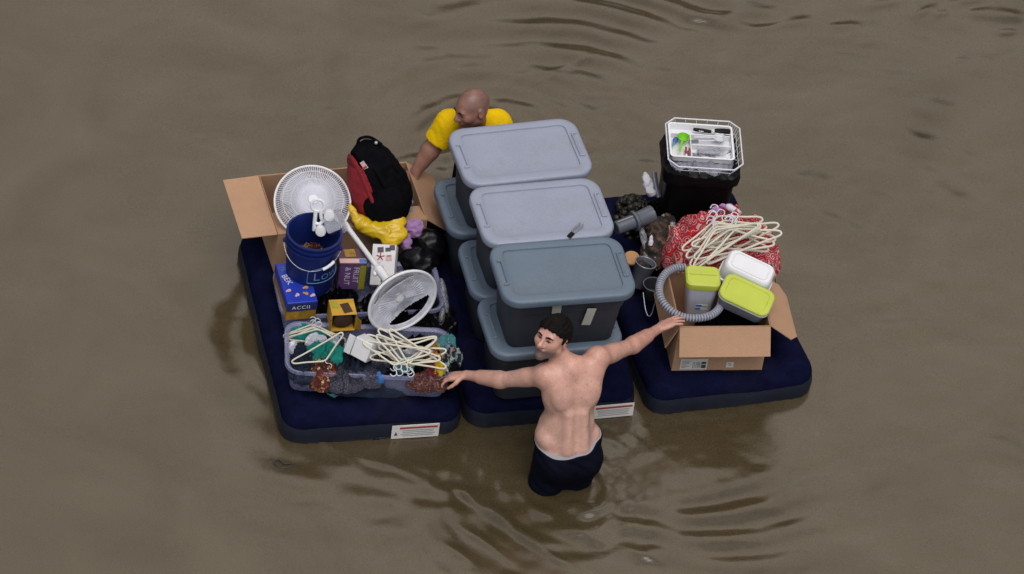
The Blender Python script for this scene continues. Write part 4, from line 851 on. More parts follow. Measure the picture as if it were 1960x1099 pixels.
# ------------------------------------------------------------------ cartons
def face_plate(t, c, x, y, w_, h_, material, name, lift=.001): return P(name, on(patch(-w_/2, -h_/2, w_/2, h_/2), c, x, y, lift), material, t)
A, B, Cc = at(522, 505, .50), at(556, 580, .50), at(613, 575, .50); wv = Cc-B; w_ = float(np.linalg.norm(wv)); dv = A-B; d_ = float(np.linalg.norm(dv)); rz = math.atan2(wv[1], wv[0]); h_ = .135
cc = (A+Cc)/2; bc1 = T('blue_carton', 'blue and gold carton under the edge of the blue bucket', 'carton', (cc[0], cc[1], .365), rz)
P('body', box(w_, d_, h_*.50, .003, (0, 0, h_*.25)), 'carton_gold', bc1); P('top', box(w_+.003, d_+.003, h_*.5, .003, (0, 0, h_*.75+.001)), 'carton_blue', bc1)
fy = -d_/2-.0018
face_plate(bc1, (0, fy, h_*.72), (1, 0, 0), (0, 0, 1), w_*.98, .055, 'carton_navy', 'front_band')
P('lettering', on(letters('ACCII', .036, 1.15), (-.058, fy-.001, h_*.72-.012), (1, 0, 0), (0, 0, 1), .0018), 'carton_white', bc1)
P('lettering', on(move(letters('BEK', .048), (-.05, -.017, 0)), (-.045, .015, h_+.0015), nrm((.30, -.95, 0)), nrm((.95, .30, 0)), .0016), 'carton_white', bc1)
P('lettering', on(letters('7E', .04), (-.075, .125, h_+.0015), (.35, -.94, 0), (.94, .35, 0), .0016), 'pale_blue_ink', bc1)
for x_, y_, a_, mt in ((-.060, -.065, .4, 'patch_pink'), (-.020, -.105, .9, 'patch_pink'), (.030, -.100, 2.4, 'carton_yellow'), (.066, -.118, .6, 'patch_pink'), (.04, -.052, .2, 'carton_yellow')):
    P('printed_biscuit', on(join(rotz(patch(-.016, -.006, .016, .006), a_), move(rotz(patch(-.008, -.010, .008, .010), a_), (.004, 0, .0008))), (x_, y_, h_+.0015), (1, 0, 0), (0, 1, 0), .0015), mt, bc1)

q0, q1 = at(650, 505, .53), at(703, 505, .53); w_ = float(np.linalg.norm(q1-q0)); rz = math.atan2(q1[1]-q0[1], q1[0]-q0[0]); h_, d_ = .195, .125; nn = np.array((-math.sin(rz), math.cos(rz), 0)); cc = (q0+q1)/2+nn*d_/2
pc_ = T('purple_carton', 'purple carton with a lime edge reading FRUIT & NUT, right of the bucket', 'carton', (cc[0], cc[1], .53-h_), rz)
P('body', box(w_, d_, h_, .003, (0, 0, h_/2)), 'carton_plum', pc_); fy = -d_/2-.0012
face_plate(pc_, (-.016, fy, h_/2-.006), (1, 0, 0), (0, 0, 1), w_*.74, h_*.92, 'carton_purple', 'front_panel'); face_plate(pc_, (w_*.375, fy, h_/2-.006), (1, 0, 0), (0, 0, 1), w_*.22, h_*.92, 'carton_lime', 'side_stripe')
P('lettering', on(letters('FRUIT', .046), (.006, fy-.001, h_*.88), (0, 0, -1), (1, 0, 0), .002), 'carton_white', pc_)
P('lettering', on(letters('& NUT', .046), (-.042, fy-.001, h_*.88), (0, 0, -1), (1, 0, 0), .002), 'carton_white', pc_)
face_plate(pc_, (0, -d_/2+.022, h_+.0012), (1, 0, 0), (0, 1, 0), w_*.97, .036, 'patch_pink', 'top_band'); face_plate(pc_, (.055, -d_/2+.020, h_+.0026), (1, 0, 0), (0, 1, 0), .04, .03, 'sticker_blue', 'blue_spot')
face_plate(pc_, (-.012, .022, h_+.0012), (1, .1, 0), (-.1, 1, 0), .062, .062, 'carton_gold', 'printed_picture')

o = at(733, 507, .455); x = nrm(scr(.97, .05, .15)); y = scr(-.40, -.80, -.20); y = nrm(y-x*(x @ y)); z = np.cross(x, y)
wb = T('white_box', 'white printed box lying under the white fan pole', 'box', M=frame(o-z*.035, x, y, z))
P('body', box(.135, .235, .07, .003), 'carton_white', wb)
zt = .0362
for c_, s_, mt in (((-.02, .085), (.035, .03), 'carton_plum'), ((.022, .088), (.030, .022), 'ink_dark'), ((.046, .100), (.030, .030), 'carton_plum'), ((.030, .040), (.034, .030), 'patch_pink'), ((.030, .052), (.022, .008), 'carton_purple'), ((.025, -.085), (.060, .03), 'carton_plum')):
    face_plate(wb, (*c_, zt), (1, .1, 0), (-.1, 1, 0), *s_, mt, 'printed_mark')
P('printed_flower', on(join(*[rotz(patch(-.003, 0, .003, .024), a_) for a_ in (0, 1.25, 2.5, 3.8, 5.0)]), (-.018, .045, zt), (1, 0, 0), (0, 1, 0), .0012), 'ink_red', wb)
P('lettering', on(letters('Mini', .030), (-.035, .012, zt), (.25, -.97, 0), (.97, .25, 0), .0014), 'wire_grey', wb)

q0, q1 = at(637, 602, .50), at(685, 603, .50); w_ = float(np.linalg.norm(q1-q0)); rz = math.atan2(q1[1]-q0[1], q1[0]-q0[0]); h_, d_ = .125, .125; nn = np.array((-math.sin(rz), math.cos(rz), 0)); cc = (q0+q1)/2+nn*d_/2
yc = T('yellow_carton', 'small yellow carton with its open end toward the front bin', 'carton', (cc[0]-.01, cc[1], .50-h_), rz+rad(6)); k = .003
P('body', join(box(w_, d_, k, .001, (0, 0, h_-k/2)), box(w_, d_, k, .001, (0, 0, k/2)), box(k, d_, h_-2*k-.001, .001, (-w_/2+k/2, 0, h_/2)), box(k, d_, h_-2*k-.001, .001, (w_/2-k/2, 0, h_/2)), box(w_-2*k-.001, k, h_-2*k-.001, .001, (0, d_/2-k, h_/2))), 'carton_yellow', yc)
P('contents', move(rot(lathe([(.001, 0), (.044, .0), (.054, -.006), (.056, -.05), (.05, -.09)], 22, True, True), (1, 0, 0), rad(90)), (0, -.050, h_/2)), 'brown_dark', yc)
P('dark_inner_faces', join(box(w_-.012, .10, .002, .0005, (0, 0, h_-.0055)), box(.002, .10, h_-.016, .0005, (-w_/2+.0055, 0, h_/2)), box(.002, .10, h_-.016, .0005, (w_/2-.0055, 0, h_/2))), 'brown_dark', yc)  # inside faces of the carton coloured dark brown
P('open_flap', slab([(w_/2, -d_/2, .01), (w_/2, -d_/2, h_-.02), (w_/2+.022, -d_/2-.03, h_-.03), (w_/2+.022, -d_/2-.03, .03)], .002), 'carton_gold', yc)
P('open_flap', slab([(-w_/2, -d_/2, .01), (-w_/2-.015, -d_/2-.012, .02), (-w_/2-.015, -d_/2-.012, h_-.03), (-w_/2, -d_/2, h_-.01)], .002), 'carton_gold', yc)
face_plate(yc, (.018, -.01, h_+.0012), (1, .2, 0), (-.2, 1, 0), .05, .075, 'brown_dark', 'printed_picture'); face_plate(yc, (-.040, .02, h_+.0012), (1, 0, 0), (0, 1, 0), .035, .05, 'carton_lime', 'printed_patch')

H_('black_bag_and_shade', 770, 575, .40, .28, .20, .14, 7.2, 'black_film', 'black plastic bag under the white fan base in the rear bin', 'bag', grp='black plastic bags among the goods', freq=12, fold=.5)
H_('black_bag_and_shade', 655, 560, .37, .14, .16, .12, 9.2, 'black_film', 'black plastic bag between the purple carton and the yellow carton', 'bag', grp='black plastic bags among the goods', freq=13, fold=.5)
solo('clear_wrap', lumps([(at(850, 565, .38), 1.4, .10, .018, .05), (at(846, 605, .36), 1.7, .05, .014, .05)], .02, .004, 60), 'clear_film', 'clear plastic wrap standing at the right end of the rear bin', 'plastic wrap')

# ------------------------------------------------------------------ blue bucket and what sticks out of it
bo = at(590, 541, .40); bk = T('bucket', 'blue plastic bucket with a wire handle standing before the fan', 'bucket', tuple(bo)); hb = .395
P('shell', lathe([(.001, .004), (.128, .004), (.131, .012), (.150, hb-.004), (.150, hb), (.146, hb), (.144, hb-.006), (.127, .02), (.001, .018)], 48, True, True), 'bucket_blue', bk)
P('rim_band', join(*[lathe([(.1485-.0003*i, z_-.006), (.157, z_-.005), (.158, z_), (.157, z_+.005), (.1485, z_+.006)], 48) for i, z_ in enumerate((hb-.008, hb-.040, hb-.072))]), 'bucket_blue', bk)
ca = math.atan2(-fh[1], -fh[0])
def wrapc(m, R, az, z0):                                    # bend flat lettering round the bucket
    V = np.asarray(m[0]); a_ = az+V[:, 0]/R; rr = R+V[:, 2]; return (np.stack([rr*np.cos(a_), rr*np.sin(a_), z0+V[:, 1]], 1), m[1])
az = ca+rad(12)
lt_ = join(letters('L', .082), move(letters('OWE', .060), (.046, 0, 0)), move(letters("'S", .060), (.196, 0, 0)))
P('lettering', wrapc(move(lt_, (0, 0, .0025)), .142, az, .150), 'pale_blue_ink', bk)
ol = [(-.03, -.02), (-.03, .065), (.0, .080), (.10, .105), (.20, .080), (.29, .065), (.29, -.02)]; olp = np.array([(np.interp(t_, np.linspace(0, 1, 8), [q[0] for q in ol+ol[:1]]), np.interp(t_, np.linspace(0, 1, 8), [q[1] for q in ol+ol[:1]]), .002) for t_ in np.linspace(0, 1, 90)])
ow = wrapc((olp, []), .142, az, .150)[0]; P('logo_outline', tube(ow[:-1], .0022, 5, closed=True), 'pale_blue_ink', bk)
hz = hb-.075; e1 = ca-rad(80); e2 = ca+rad(80); bail = []
for t_ in np.linspace(0, 1, 26):
    a_ = e1+(e2-e1)*t_; bail.append((.164*math.cos(a_), .164*math.sin(a_), hz-.080*math.sin(math.pi*t_)**.9))
P('bail', tube(bail, .0018, 6), 'wire_grey', bk); P('grip', tube(bail[17:22], .0095, 10), 'white_plastic', bk)
P('ear', join(*[ball((.157*math.cos(a_), .157*math.sin(a_), hz), .014) for a_ in (e1, e2)]), 'bucket_blue', bk)
solo('red_paper', heap((bo[0], bo[1]+.02, .115, .115, 0), bo[2]+.17, .07, 2.4, 20, .6), 'floral_rust', 'red and cream scraps of paper inside the blue bucket', 'paper')
to = at(611, 414, .81); X_ = nrm(scr(1, -.05, 0)); Y_ = nrm(scr(-.05, -.93, .35)); Z_ = np.cross(X_, Y_)
st = T('plastic_fitting', 'white plastic ring handle with two round caps sticking out of the bucket', 'plastic fitting', M=frame(to, X_, Y_, Z_))
rg = [(.036*math.cos(a_)-.004, .064+.034*math.sin(a_), 0) for a_ in np.linspace(0, 2*math.pi, 26, endpoint=False)]
P('ring', tube(rg, .0085, 8, closed=True), 'white_plastic', st)
P('stem', join(tube([(-.018, .036, 0), (-.022, .0, .0), (-.03, -.05, -.005), (-.034, -.085, -.01)], .0115, 8, smooth=5), tube([(.012, .036, 0), (.010, .0, .0), (.020, -.028, 0), (.045, -.014, 0)], .0105, 8, smooth=5), tube([(-.024, -.040, 0), (.0, -.045, 0), (.02, -.028, 0)], .010, 8, smooth=4)), 'white_plastic', st)
for x_, y_ in ((.056, .006), (.004, -.082)): P('cap', move(lathe([(.001, -.03), (.030, -.03), (.031, .012), (.028, .018), (.001, .020)], 22, True, True), (x_, y_, .012)), 'white_plastic', st)
co = at(640, 428, .77); X_ = nrm(scr(.9, -.35, .2)); Y_ = scr(.35, .9, .1); Y_ = nrm(Y_-X_*(X_ @ Y_))
cb = T('clear_container', 'clear plastic lidded container leaning in the blue bucket', 'container', M=frame(co, X_, Y_, np.cross(X_, Y_)))
P('body', loft([rring(.085, .10, .015, -.06), rring(.10, .115, .018, .05), rring(.094, .108, .016, .05), rring(.08, .094, .012, -.052)], True, True), 'clear_film', cb); P('lid', loft([rring(.104, .12, .02, .051), rring(.106, .122, .02, .062), rring(.085, .10, .015, .064)], True, True), 'clear_film', cb)

# ------------------------------------------------------------------ pedestal fan lying over the goods
Bc = at(771, 577, .585); cth = .66; ip = math.sqrt(1-cth*cth); pv = nrm(scr(.61*ip, .79*ip, cth)); Lp = .535/ip*.995
Nk = Bc-pv*Lp; vdir = scr(.60, .80, 0); vdir = nrm(vdir-pv*(vdir @ pv)); udir = np.cross(vdir, pv)
fan = T('pedestal_fan', 'white pedestal fan lying on its back across the bucket, its round base raised', 'fan', M=frame(Bc, udir, vdir, pv))
def fan_base():
    V, F = [], []; nr, na, R_ = 34, 120, .206; idx = {}
    def hole(r, a):
        u, v = r*math.cos(a), r*math.sin(a)
        return (abs(v) > .098 and r < .176 and abs(u) < .136)
    dome = lambda r: -.052*(1-(r/R_)**1.4)
    for sgn in (0, 1):
        for i in range(nr+1):
            r = .012+(R_-.012)*i/nr
            for j in range(na): V.append((r*math.cos(2*math.pi*j/na), r*math.sin(2*math.pi*j/na), dome(r)-.008*sgn))
    g = lambda s, i, j: s*(nr+1)*na+i*na+j % na
    cell = np.zeros((nr, na), bool)
    for i in range(nr):
        for j in range(na):
            cell[i, j] = not hole(.012+(R_-.012)*(i+.5)/nr, 2*math.pi*(j+.5)/na)
    for i in range(nr):
        for j in range(na):
            if not cell[i, j]: continue
            F.append((g(0, i, j), g(0, i+1, j), g(0, i+1, j+1), g(0, i, j+1))); F.append((g(1, i, j), g(1, i, j+1), g(1, i+1, j+1), g(1, i+1, j)))
            if i+1 == nr or not cell[i+1, j]: F.append((g(0, i+1, j), g(1, i+1, j), g(1, i+1, j+1), g(0, i+1, j+1)))
            if i == 0 or not cell[i-1, j]: F.append((g(0, i, j), g(0, i, j+1), g(1, i, j+1), g(1, i, j)))
            if not cell[i, (j+1) % na]: F.append((g(0, i, j+1), g(0, i+1, j+1), g(1, i+1, j+1), g(1, i, j+1)))
            if not cell[i, j-1]: F.append((g(0, i, j), g(1, i, j), g(1, i+1, j), g(0, i+1, j)))
    return (V, F)
fb = P('base', fan_base(), 'base_grey', fan)
P('rim', tube([(.206*math.cos(a_), .206*math.sin(a_), -.004) for a_ in np.linspace(0, 2*math.pi, 64, endpoint=False)], .0085, 8, closed=True), 'white_plastic', fb)
P('underside_ribs', join(*[box(.10 if abs(math.sin(a_)) > .72 else .145, .0016, .005, .0004, (0, 0, 0)) if False else xf(box(.060 if abs(math.sin(a_)) > .60 else .150, .0018, .006, .0004, (.060 if abs(math.sin(a_)) > .60 else .105, 0, -.030 if abs(math.sin(a_)) > .60 else -.022)), Matrix.Rotation(a_, 4, 'Z')) for a_ in np.linspace(.05, 2*math.pi+.05, 44, endpoint=False)]), 'base_grey', fb)
P('centre_screw', join(lathe([(.020, -.050), (.020, -.036), (.011, -.035), (.011, -.047), (.001, -.047)], 18), ), 'white_shade', fb)
P('collar', lathe([(.030, -.20), (.034, -.12), (.060, -.085), (.118, -.070), (.122, -.060), (.115, -.062), (.05, -.085), (.022, -.12), (.02, -.20)], 40), 'white_plastic', fan)
def shell_top():
    prof = [(.05, -.088), (.10, -.082), (.15, -.066), (.192, -.034), (.188, -.040), (.146, -.072), (.10, -.088), (.05, -.094)]
    return loft([[(r*math.cos(a_), r*math.sin(a_), z_) for a_ in np.linspace(math.pi*1.12, math.pi*1.88, 30)] for r, z_ in prof], False, False, closed=False)
P('base_shell', shell_top(), 'white_plastic', fan)
P('pole', join(tube([(0, 0, -.03), (0, 0, -.30)], .026, 16), tube([(0, 0, -.30), (0, 0, -.32)], [.031, .024], 16), tube([(0, 0, -.32), (0, 0, -Lp+.0)], .0145, 14)), 'white_plastic', fan)
P('height_knob', ball((.032, 0, -.29), .015), 'white_plastic', fan)
Hc = at(598, 387, .60); g_ = nrm(scr(.12, -.28, .95)); gx = nrm(scr(1, .1, 0)-g_*(scr(1, .1, 0) @ g_)); gy = np.cross(g_, gx); MG = np.linalg.inv(Tm(fan)) @ frame(Hc, gx, gy, g_); RG = .213
def cage(sg, dep):
    rr = np.array([.03, .06, .10, .14, .18, .205, RG]); zz = sg*dep*np.sqrt(np.clip(1-(rr/RG)**2.6, 0, 1)); ms = []
    for a_ in np.linspace(0, 2*math.pi, 100, endpoint=False): ms.append(tube([(r*math.cos(a_+.10*sg*r/RG), r*math.sin(a_+.10*sg*r/RG), z_) for r, z_ in zip(rr, zz)], .0025, 4))
    for r in (.07, .125, .172): ms.append(tube([(r*math.cos(a_), r*math.sin(a_), sg*dep*math.sqrt(1-(r/RG)**2.6)) for a_ in np.linspace(0, 2*math.pi, 48, endpoint=False)], .0019, 5, closed=True))
    return join(*ms)
P('front_guard', cage(1, .055), 'guard_white', fan, M=MG); P('rear_guard', cage(-1, .075), 'guard_white', fan, M=MG)
P('guard_ring', tube([(RG*math.cos(a_), RG*math.sin(a_), 0) for a_ in np.linspace(0, 2*math.pi, 72, endpoint=False)], .0075, 8, closed=True), 'white_plastic', fan, M=MG)
def blade(a0):
    V, F = [], []; n_, m_ = 8, 10
    for i in range(n_+1):
        r = .035+.150*i/n_
        for j in range(m_+1):
            s_ = j/m_; a_ = a0+(s_-.5)*1.55*(.75+.25*math.sin(i/n_*math.pi)); V.append((r*math.cos(a_), r*math.sin(a_), (.5-s_)*.05*(1-.3*i/n_)))
    for i in range(n_):
        for j in range(m_): k = i*(m_+1)+j; F.append((k, k+1, k+m_+2, k+m_+1))
    k = len(V); V2 = V+[(x_, y_, z_-.003) for x_, y_, z_ in V]; return (V2, F+[tuple(q+k for q in f[::-1]) for f in F])
for i in range(3): P('blade', blade(i*2.094+.5), 'blade_clear', fan, M=MG)
P('hub', lathe([(.001, .050), (.022, .049), (.036, .040), (.040, .020), (.040, -.02)], 24, True, False), 'white_plastic', fan, M=MG)
P('badge', lathe([(.001, .0605), (.028, .060), (.030, .055), (.030, .052)], 24, True, True), 'guard_white', fan, M=MG)
P('motor', join(lathe([(.058, -.055), (.062, -.085), (.056, -.135), (.03, -.150), (.001, -.150)], 24, True, True), *[xf(box(.006, .004, .05, .001, (.060, 0, -.10)), Matrix.Rotation(a_, 4, 'Z')) for a_ in np.linspace(0, 6.28, 20, endpoint=False)]), 'white_plastic', fan, M=MG)
nk0 = np.linalg.inv(Tm(fan)) @ np.r_[Hc-g_*.11, 1]; P('neck', tube([(0, 0, -Lp+.01), (0, 0, -Lp-.02), tuple(nk0[:3]*.5+np.array((0, 0, -Lp))*.5), tuple(nk0[:3])], [.018, .020, .022, .024], 10), 'white_plastic', fan)

# ------------------------------------------------------------------ right mattress: tub, basket, tray
rzT = rad(-12); bcn = np.array((1.095, .207, .79))
tub = T('black_tub', 'tall black plastic tub carrying the white wire basket', 'tub', (1.085, .20, .19), rzT)
P('body', loft([rring(.36, .30, .05, .0), rring(.37, .31, .05, .01), rring(.40, .345, .06, .50), rring(.425, .365, .07, .505), rring(.425, .365, .07, .53), rring(.40, .34, .06, .53), rring(.385, .33, .05, .50), rring(.35, .29, .04, .02)], True, True), 'tub_black', tub)
lin = [];
for i, (ins, z_) in enumerate(((-.012, .47), (-.016, .50), (-.010, .545), (.03, .552), (.06, .52))):
    R_ = resample(rring(.422-2*ins, .362-2*ins, .07, z_), 120); lin.append([(x_*(1+.02*NZ(x_*14, y_*14, i*.7, 2)), y_*(1+.03*NZ(x_*14+5, y_*14, i*.7, 2)), z_+.022*NZ(x_*18, y_*18, i*.3+2, 3)) for x_, y_, z_ in R_])
P('liner_bag', loft(lin, False, False), 'tub_black', tub)
bas = T('wire_basket', 'white wire basket with cut corners on top of the black tub', 'basket', (bcn[0], bcn[1], .725), rzT)
def octo(W, D, c, z): return [(-W/2+c, D/2, z), (W/2-c, D/2, z), (W/2, D/2-c, z), (W/2, -D/2+c, z), (W/2-c, -D/2, z), (-W/2+c, -D/2, z), (-W/2, -D/2+c, z), (-W/2, D/2-c, z)]
def densify(R, k=4): R = np.array(R); return np.vstack([R[i]+(R[(i+1) % len(R)]-R[i])*t_ for i in range(len(R)) for t_ in np.linspace(0, 1, k, endpoint=False)])
tp_, bt_ = octo(.43, .415, .055, .085), octo(.36, .345, .045, .0)
P('rim', tube(densify(tp_), .0042, 8, closed=True), 'basket_white', bas)
ws = []; T1, B1 = densify(tp_, 5), densify(bt_, 5)
for a_, b_ in zip(T1, B1): ws.append(tube([a_, a_*.5+b_*.5, b_], .0015, 5))
md = densify([tuple(np.array(a_)*.5+np.array(b_)*.5) for a_, b_ in zip(tp_, bt_)]); ws.append(tube(md, .0018, 5, closed=True)); ws.append(tube(B1, .0022, 5, closed=True))
for q in np.linspace(-.15, .15, 9): ws.append(tube([(q, -.165, .001), (q, .165, .001)], .0015, 5)); ws.append(tube([(-.17, q, .004), (.17, q, .004)], .0015, 5))
P('mesh', join(*ws), 'basket_white', bas)
solo('grey_cloth', heap((bcn[0]-.02, bcn[1]-.075, .19, .11, rzT), .735, .055, 5.5, 13, .5), 'grey_felt', 'folded grey cloth in the front of the wire basket', 'cloth')
solo('grey_cloth', heap((bcn[0]+.145, bcn[1]-.02, .05, .16, rzT), .735, .05, 8.5, 13, .5), 'grey_felt', 'grey cloth wedged at the right side of the wire basket', 'cloth')
TC = at(1342, 272, .80); tA, tB, tC = at(1275, 238, .80), at(1397, 246, .80), at(1290, 304, .80); tx = nrm(tB-tA); rzC = math.atan2(tx[1], tx[0]); TW = float(np.linalg.norm(tB-tA)); TD = float(np.linalg.norm(tC-tA))*.99
tray = T('cutlery_tray', 'white divided cutlery tray lying in the wire basket', 'cutlery tray', (TC[0], TC[1], .762), rzC)
th = .046; P('body', loft([rring(TW-.03, TD-.03, .016, .0), rring(TW-.02, TD-.02, .02, .004), rring(TW-.006, TD-.006, .022, th-.004), rring(TW+.004, TD+.004, .025, th), rring(TW-.018, TD-.018, .018, th), rring(TW-.028, TD-.028, .014, .006)], True, True), 'white_plastic', tray)
lx = -TW/2+TW*.335; y1_, y2_ = TD/2-TD*.30, TD/2-TD*.60
P('divider', join(box(TW-.03, .006, th-.008, .001, (0, y1_, th/2+.001)), box(.006, y1_+TD/2-.018, th-.008, .001, (lx, (y1_-TD/2+.014)/2, th/2+.001)), box(TW/2-lx-.018, .006, th-.008, .001, ((TW/2+lx)/2-.004, y2_, th/2+.001))), 'white_plastic', tray)
UT = 'utensils in the cutlery tray'
def uten(name, label, cat, px, py, ang, parts, z=.805, lift=0.0):
    x = np.array((math.cos(ang), math.sin(ang), lift)); x = nrm(x); y = nrm(np.cross((0, 0, 1), x)); t = T(name, label, cat, M=frame(at(px, py, z), x, y, np.cross(x, y)), group=UT)
    for nm, m_, mt in parts: P(nm, m_, mt, t)
gA = at(1307, 262, .81); gB = at(1298, 296, .80); ga = math.atan2(gB[1]-gA[1], gB[0]-gA[0])
uten('measuring_spoon', 'bright green measuring spoon lying in the cutlery tray', 'spoon', 1308, 263, ga, [('bowl', lathe([(.001, -.018), (.020, -.016), (.030, -.002), (.033, .006), (.036, .006), (.036, .002), (.033, -.004), (.022, -.020), (.001, -.022)], 24), 'spoon_green'), ('handle', box(.095, .014, .005, .002, (.078, 0, .003)), 'spoon_green')], .812)
uten('knife', 'black handled kitchen knife, left one in the top slot of the tray', 'knife', 1345, 250, rzC-rad(6), [('handle', loft([[(x_, w__*math.cos(a_), .010*math.sin(a_)) for a_ in np.linspace(0, 6.28, 10, endpoint=False)] for x_, w__ in ((-.055, .006), (-.04, .011), (0, .013), (.035, .011), (.05, .009))]), 'black_plastic'), ('blade', box(.12, .018, .002, .0006, (.105, .002, 0)), 'steel')], .802)
uten('knife', 'black handled kitchen knife, right one in the top slot of the tray', 'knife', 1383, 251, rzC+rad(2), [('handle', loft([[(x_, w__*math.cos(a_), .012*math.sin(a_)) for a_ in np.linspace(0, 6.28, 10, endpoint=False)] for x_, w__ in ((-.045, .012), (-.03, .016), (0, .018), (.035, .016), (.045, .010))]), 'black_plastic'), ('blade', box(.10, .02, .002, .0006, (-.09, 0, 0)), 'steel')], .806)
uten('ladle', 'pale grey ladle in the middle slot of the cutlery tray', 'ladle', 1377, 264, rzC+rad(4), [('bowl', lathe([(.001, -.014), (.022, -.010), (.032, .004), (.035, .004), (.024, -.013), (.001, -.018)], 22), 'white_shade'), ('handle', box(.12, .013, .006, .002, (-.088, 0, .003)), 'white_shade')], .806)
uten('spatula', 'grey spatula lying along the middle slot of the tray', 'spatula', 1345, 270, rzC+rad(8), [('blade', box(.05, .026, .004, .0015, (-.05, 0, 0)), 'nozzle_grey'), ('handle', box(.10, .010, .006, .002, (.025, 0, .001)), 'white_shade')], .80)
uten('zip_bag', 'clear zip bag with grey gadgets in the front slot of the tray', 'bag', 1362, 288, rzC+rad(3), [('pouch', box(.165, .062, .022, .008), 'clear_film'), ('gadget', join(box(.13, .034, .014, .005, (-.015, -.004, -.006)), box(.04, .02, .012, .003, (.06, .012, -.004))), 'grey_felt'), ('ring', tube([(.030+.020*math.cos(a_), .013*math.sin(a_), .012) for a_ in np.linspace(0, 6.28, 20, endpoint=False)], .003, 6, closed=True), 'wire_grey')], .798)
uten('peeler', 'red handled peeler beside the green measuring spoon', 'peeler', 1313, 288, ga+rad(8), [('handle', join(box(.06, .012, .010, .004, (0, 0, 0)), box(.05, .010, .010, .004, (.0, .018, 0))), 'utensil_red'), ('blade', box(.03, .010, .003, .001, (.045, .004, 0)), 'white_plastic')], .795)
uten('scoop', 'blue and turquoise scoop in the left slot of the tray', 'scoop', 1293, 268, ga-rad(12), [('bowl', ball((.0, 0, 0), .018, 10, (1.3, .9, .7)), 'utensil_blue'), ('handle', box(.05, .012, .008, .003, (.04, .0, 0)), 'teal_pale')], .796)
solo('plastic_bag', lumps([(at(1240, 352, .46), 1.2, .05, .03, .03), (at(1247, 368, .44), .6, .035, .028, .03), (at(1236, 340, .48), 1.4, .03, .018, .02)], .015, .004, 80), 'white_cloth', 'crumpled white plastic bag at the left foot of the black tub', 'plastic bag')
solo('grey_strap', tube([at(1252, 330, .50), at(1256, 355, .46), at(1262, 378, .42)], .016, 8, smooth=5, flat=.4), 'nozzle_grey', 'grey webbing strap hanging down the left side of the black tub', 'strap')

# ------------------------------------------------------------------ right mattress: clutter left of the red cloth
rs = np.random.RandomState(21); bl = []; c0 = at(1212, 412, .27)
for i in range(95):
    a_, r = rs.uniform(0, 6.28), math.sqrt(rs.uniform(0, 1)); x_, y_ = .115*r*math.cos(a_), .175*r*math.sin(a_); bl.append(ball((c0[0]+x_+.02, c0[1]+y_+.02, .205+.11*(1-r*r)+rs.uniform(-.012, .02)), rs.uniform(.013, .026), 7, rs.uniform(.75, 1.25, 3)))
solo('beaded_mat', join(*bl), 'stone_dark', 'lumpy heap of dark rounded beads on the navy mattress beside the pale lids', 'beaded mat')
na, nb = at(1243, 412, .46), at(1306, 392, .46); nd = nrm(nb-na+np.array((0, 0, -.02))); nx = nrm(np.cross(nd, (0, 0, 1))); nz = np.cross(nx, nd)
noz = T('vacuum_nozzle', 'stepped grey vacuum nozzle lying on the clutter before the black tub', 'vacuum nozzle', M=frame(na, nx, nz, nd))
P('mouth', lathe([(.050, -.02), (.053, -.018), (.046, .075), (.050, .085), (.060, .095), (.060, .108), (.044, .112), (.040, .10), (.042, .0), (.046, -.018)], 26), 'nozzle_grey', noz)
P('tube', lathe([(.043, .10), (.040, .22), (.034, .225), (.001, .225)], 22, False, True), 'nozzle_grey', noz); P('seam', box(.006, .006, .11, .002, (.0, .045, .16)), 'wire_grey', noz)
solo('black_bag_and_shade', heap((at(1255, 420, .25)[0], at(1255, 420, .25)[1], .20, .20, .3), .21, .14, 4.4, 11, .5), 'black_film', 'black plastic bag under the vacuum nozzle, beside the dark beads', 'bag', 'black plastic bags among the goods')
solo('black_cloth', heap((at(1270, 500, .25)[0], at(1270, 500, .25)[1], .10, .20, .25), .21, .12, 6.1, 12, .5), 'black_cloth', 'dark cloth packed between the grey pot and the red patterned cloth', 'cloth')
da, db = at(1325, 385, .42), at(1347, 378, .42)
solo('dark_pouch', lumps([(da, -.2, .055, .05, .05), (db, -.2, .05, .045, .045), (at(1365, 385, .38), 0, .04, .04, .04)], .04, .004, 50), 'nozzle_dark', 'dark rounded pouch between the vacuum nozzle and the black tub', 'pouch')
solo('clear_bag', lumps([(at(1262, 455, .36), 1.3, .12, .085, .08), (at(1250, 490, .34), 1.3, .09, .07, .07), (at(1275, 430, .37), .6, .07, .06, .06), (at(1285, 490, .34), 1.2, .07, .04, .06)], .05, .008, 46, .007), 'brown_mix', 'sagging bag of dark brown mixed bits beside the red cloth', 'bag')
for pts, lab in (([(1290, 440, .46), (1294, 470, .43), (1300, 500, .40), (1304, 515, .38)], 'strip of crumpled clear plastic hanging left of the red cloth'), ([(1228, 430, .40), (1232, 455, .38), (1236, 480, .36), (1238, 500, .34)], 'strip of clear plastic along the left of the brown bag')):
    solo('clear_wrap', lumps([(at(*q), 1.35, .055, .018, .02) for q in pts], .03, .004, 90, .005), 'clear_film', lab, 'plastic wrap', 'strips of clear plastic wrap')
solo('white_paper', lumps([(at(1246, 462, .43), 1.7, .042, .012, .012)], .01, .003, 80, .004), 'white_cloth', 'narrow white paper on top of the brown bag', 'paper')
mo = at(1236, 503, .40); ma = nrm(scr(.28, -.80, .50)); mx = nrm(np.cross(ma, FW)); my = np.cross(ma, mx)
mug = T('grey_pot', 'tall grey pot leaning beside the front tote lid', 'pot', M=frame(mo, mx, my, ma))
P('shell', lathe([(.001, -.155), (.044, -.155), (.046, -.150), (.060, -.004), (.062, .0), (.059, .002), (.056, -.004), (.044, -.14), (.001, -.142)], 30), 'nozzle_grey', mug)
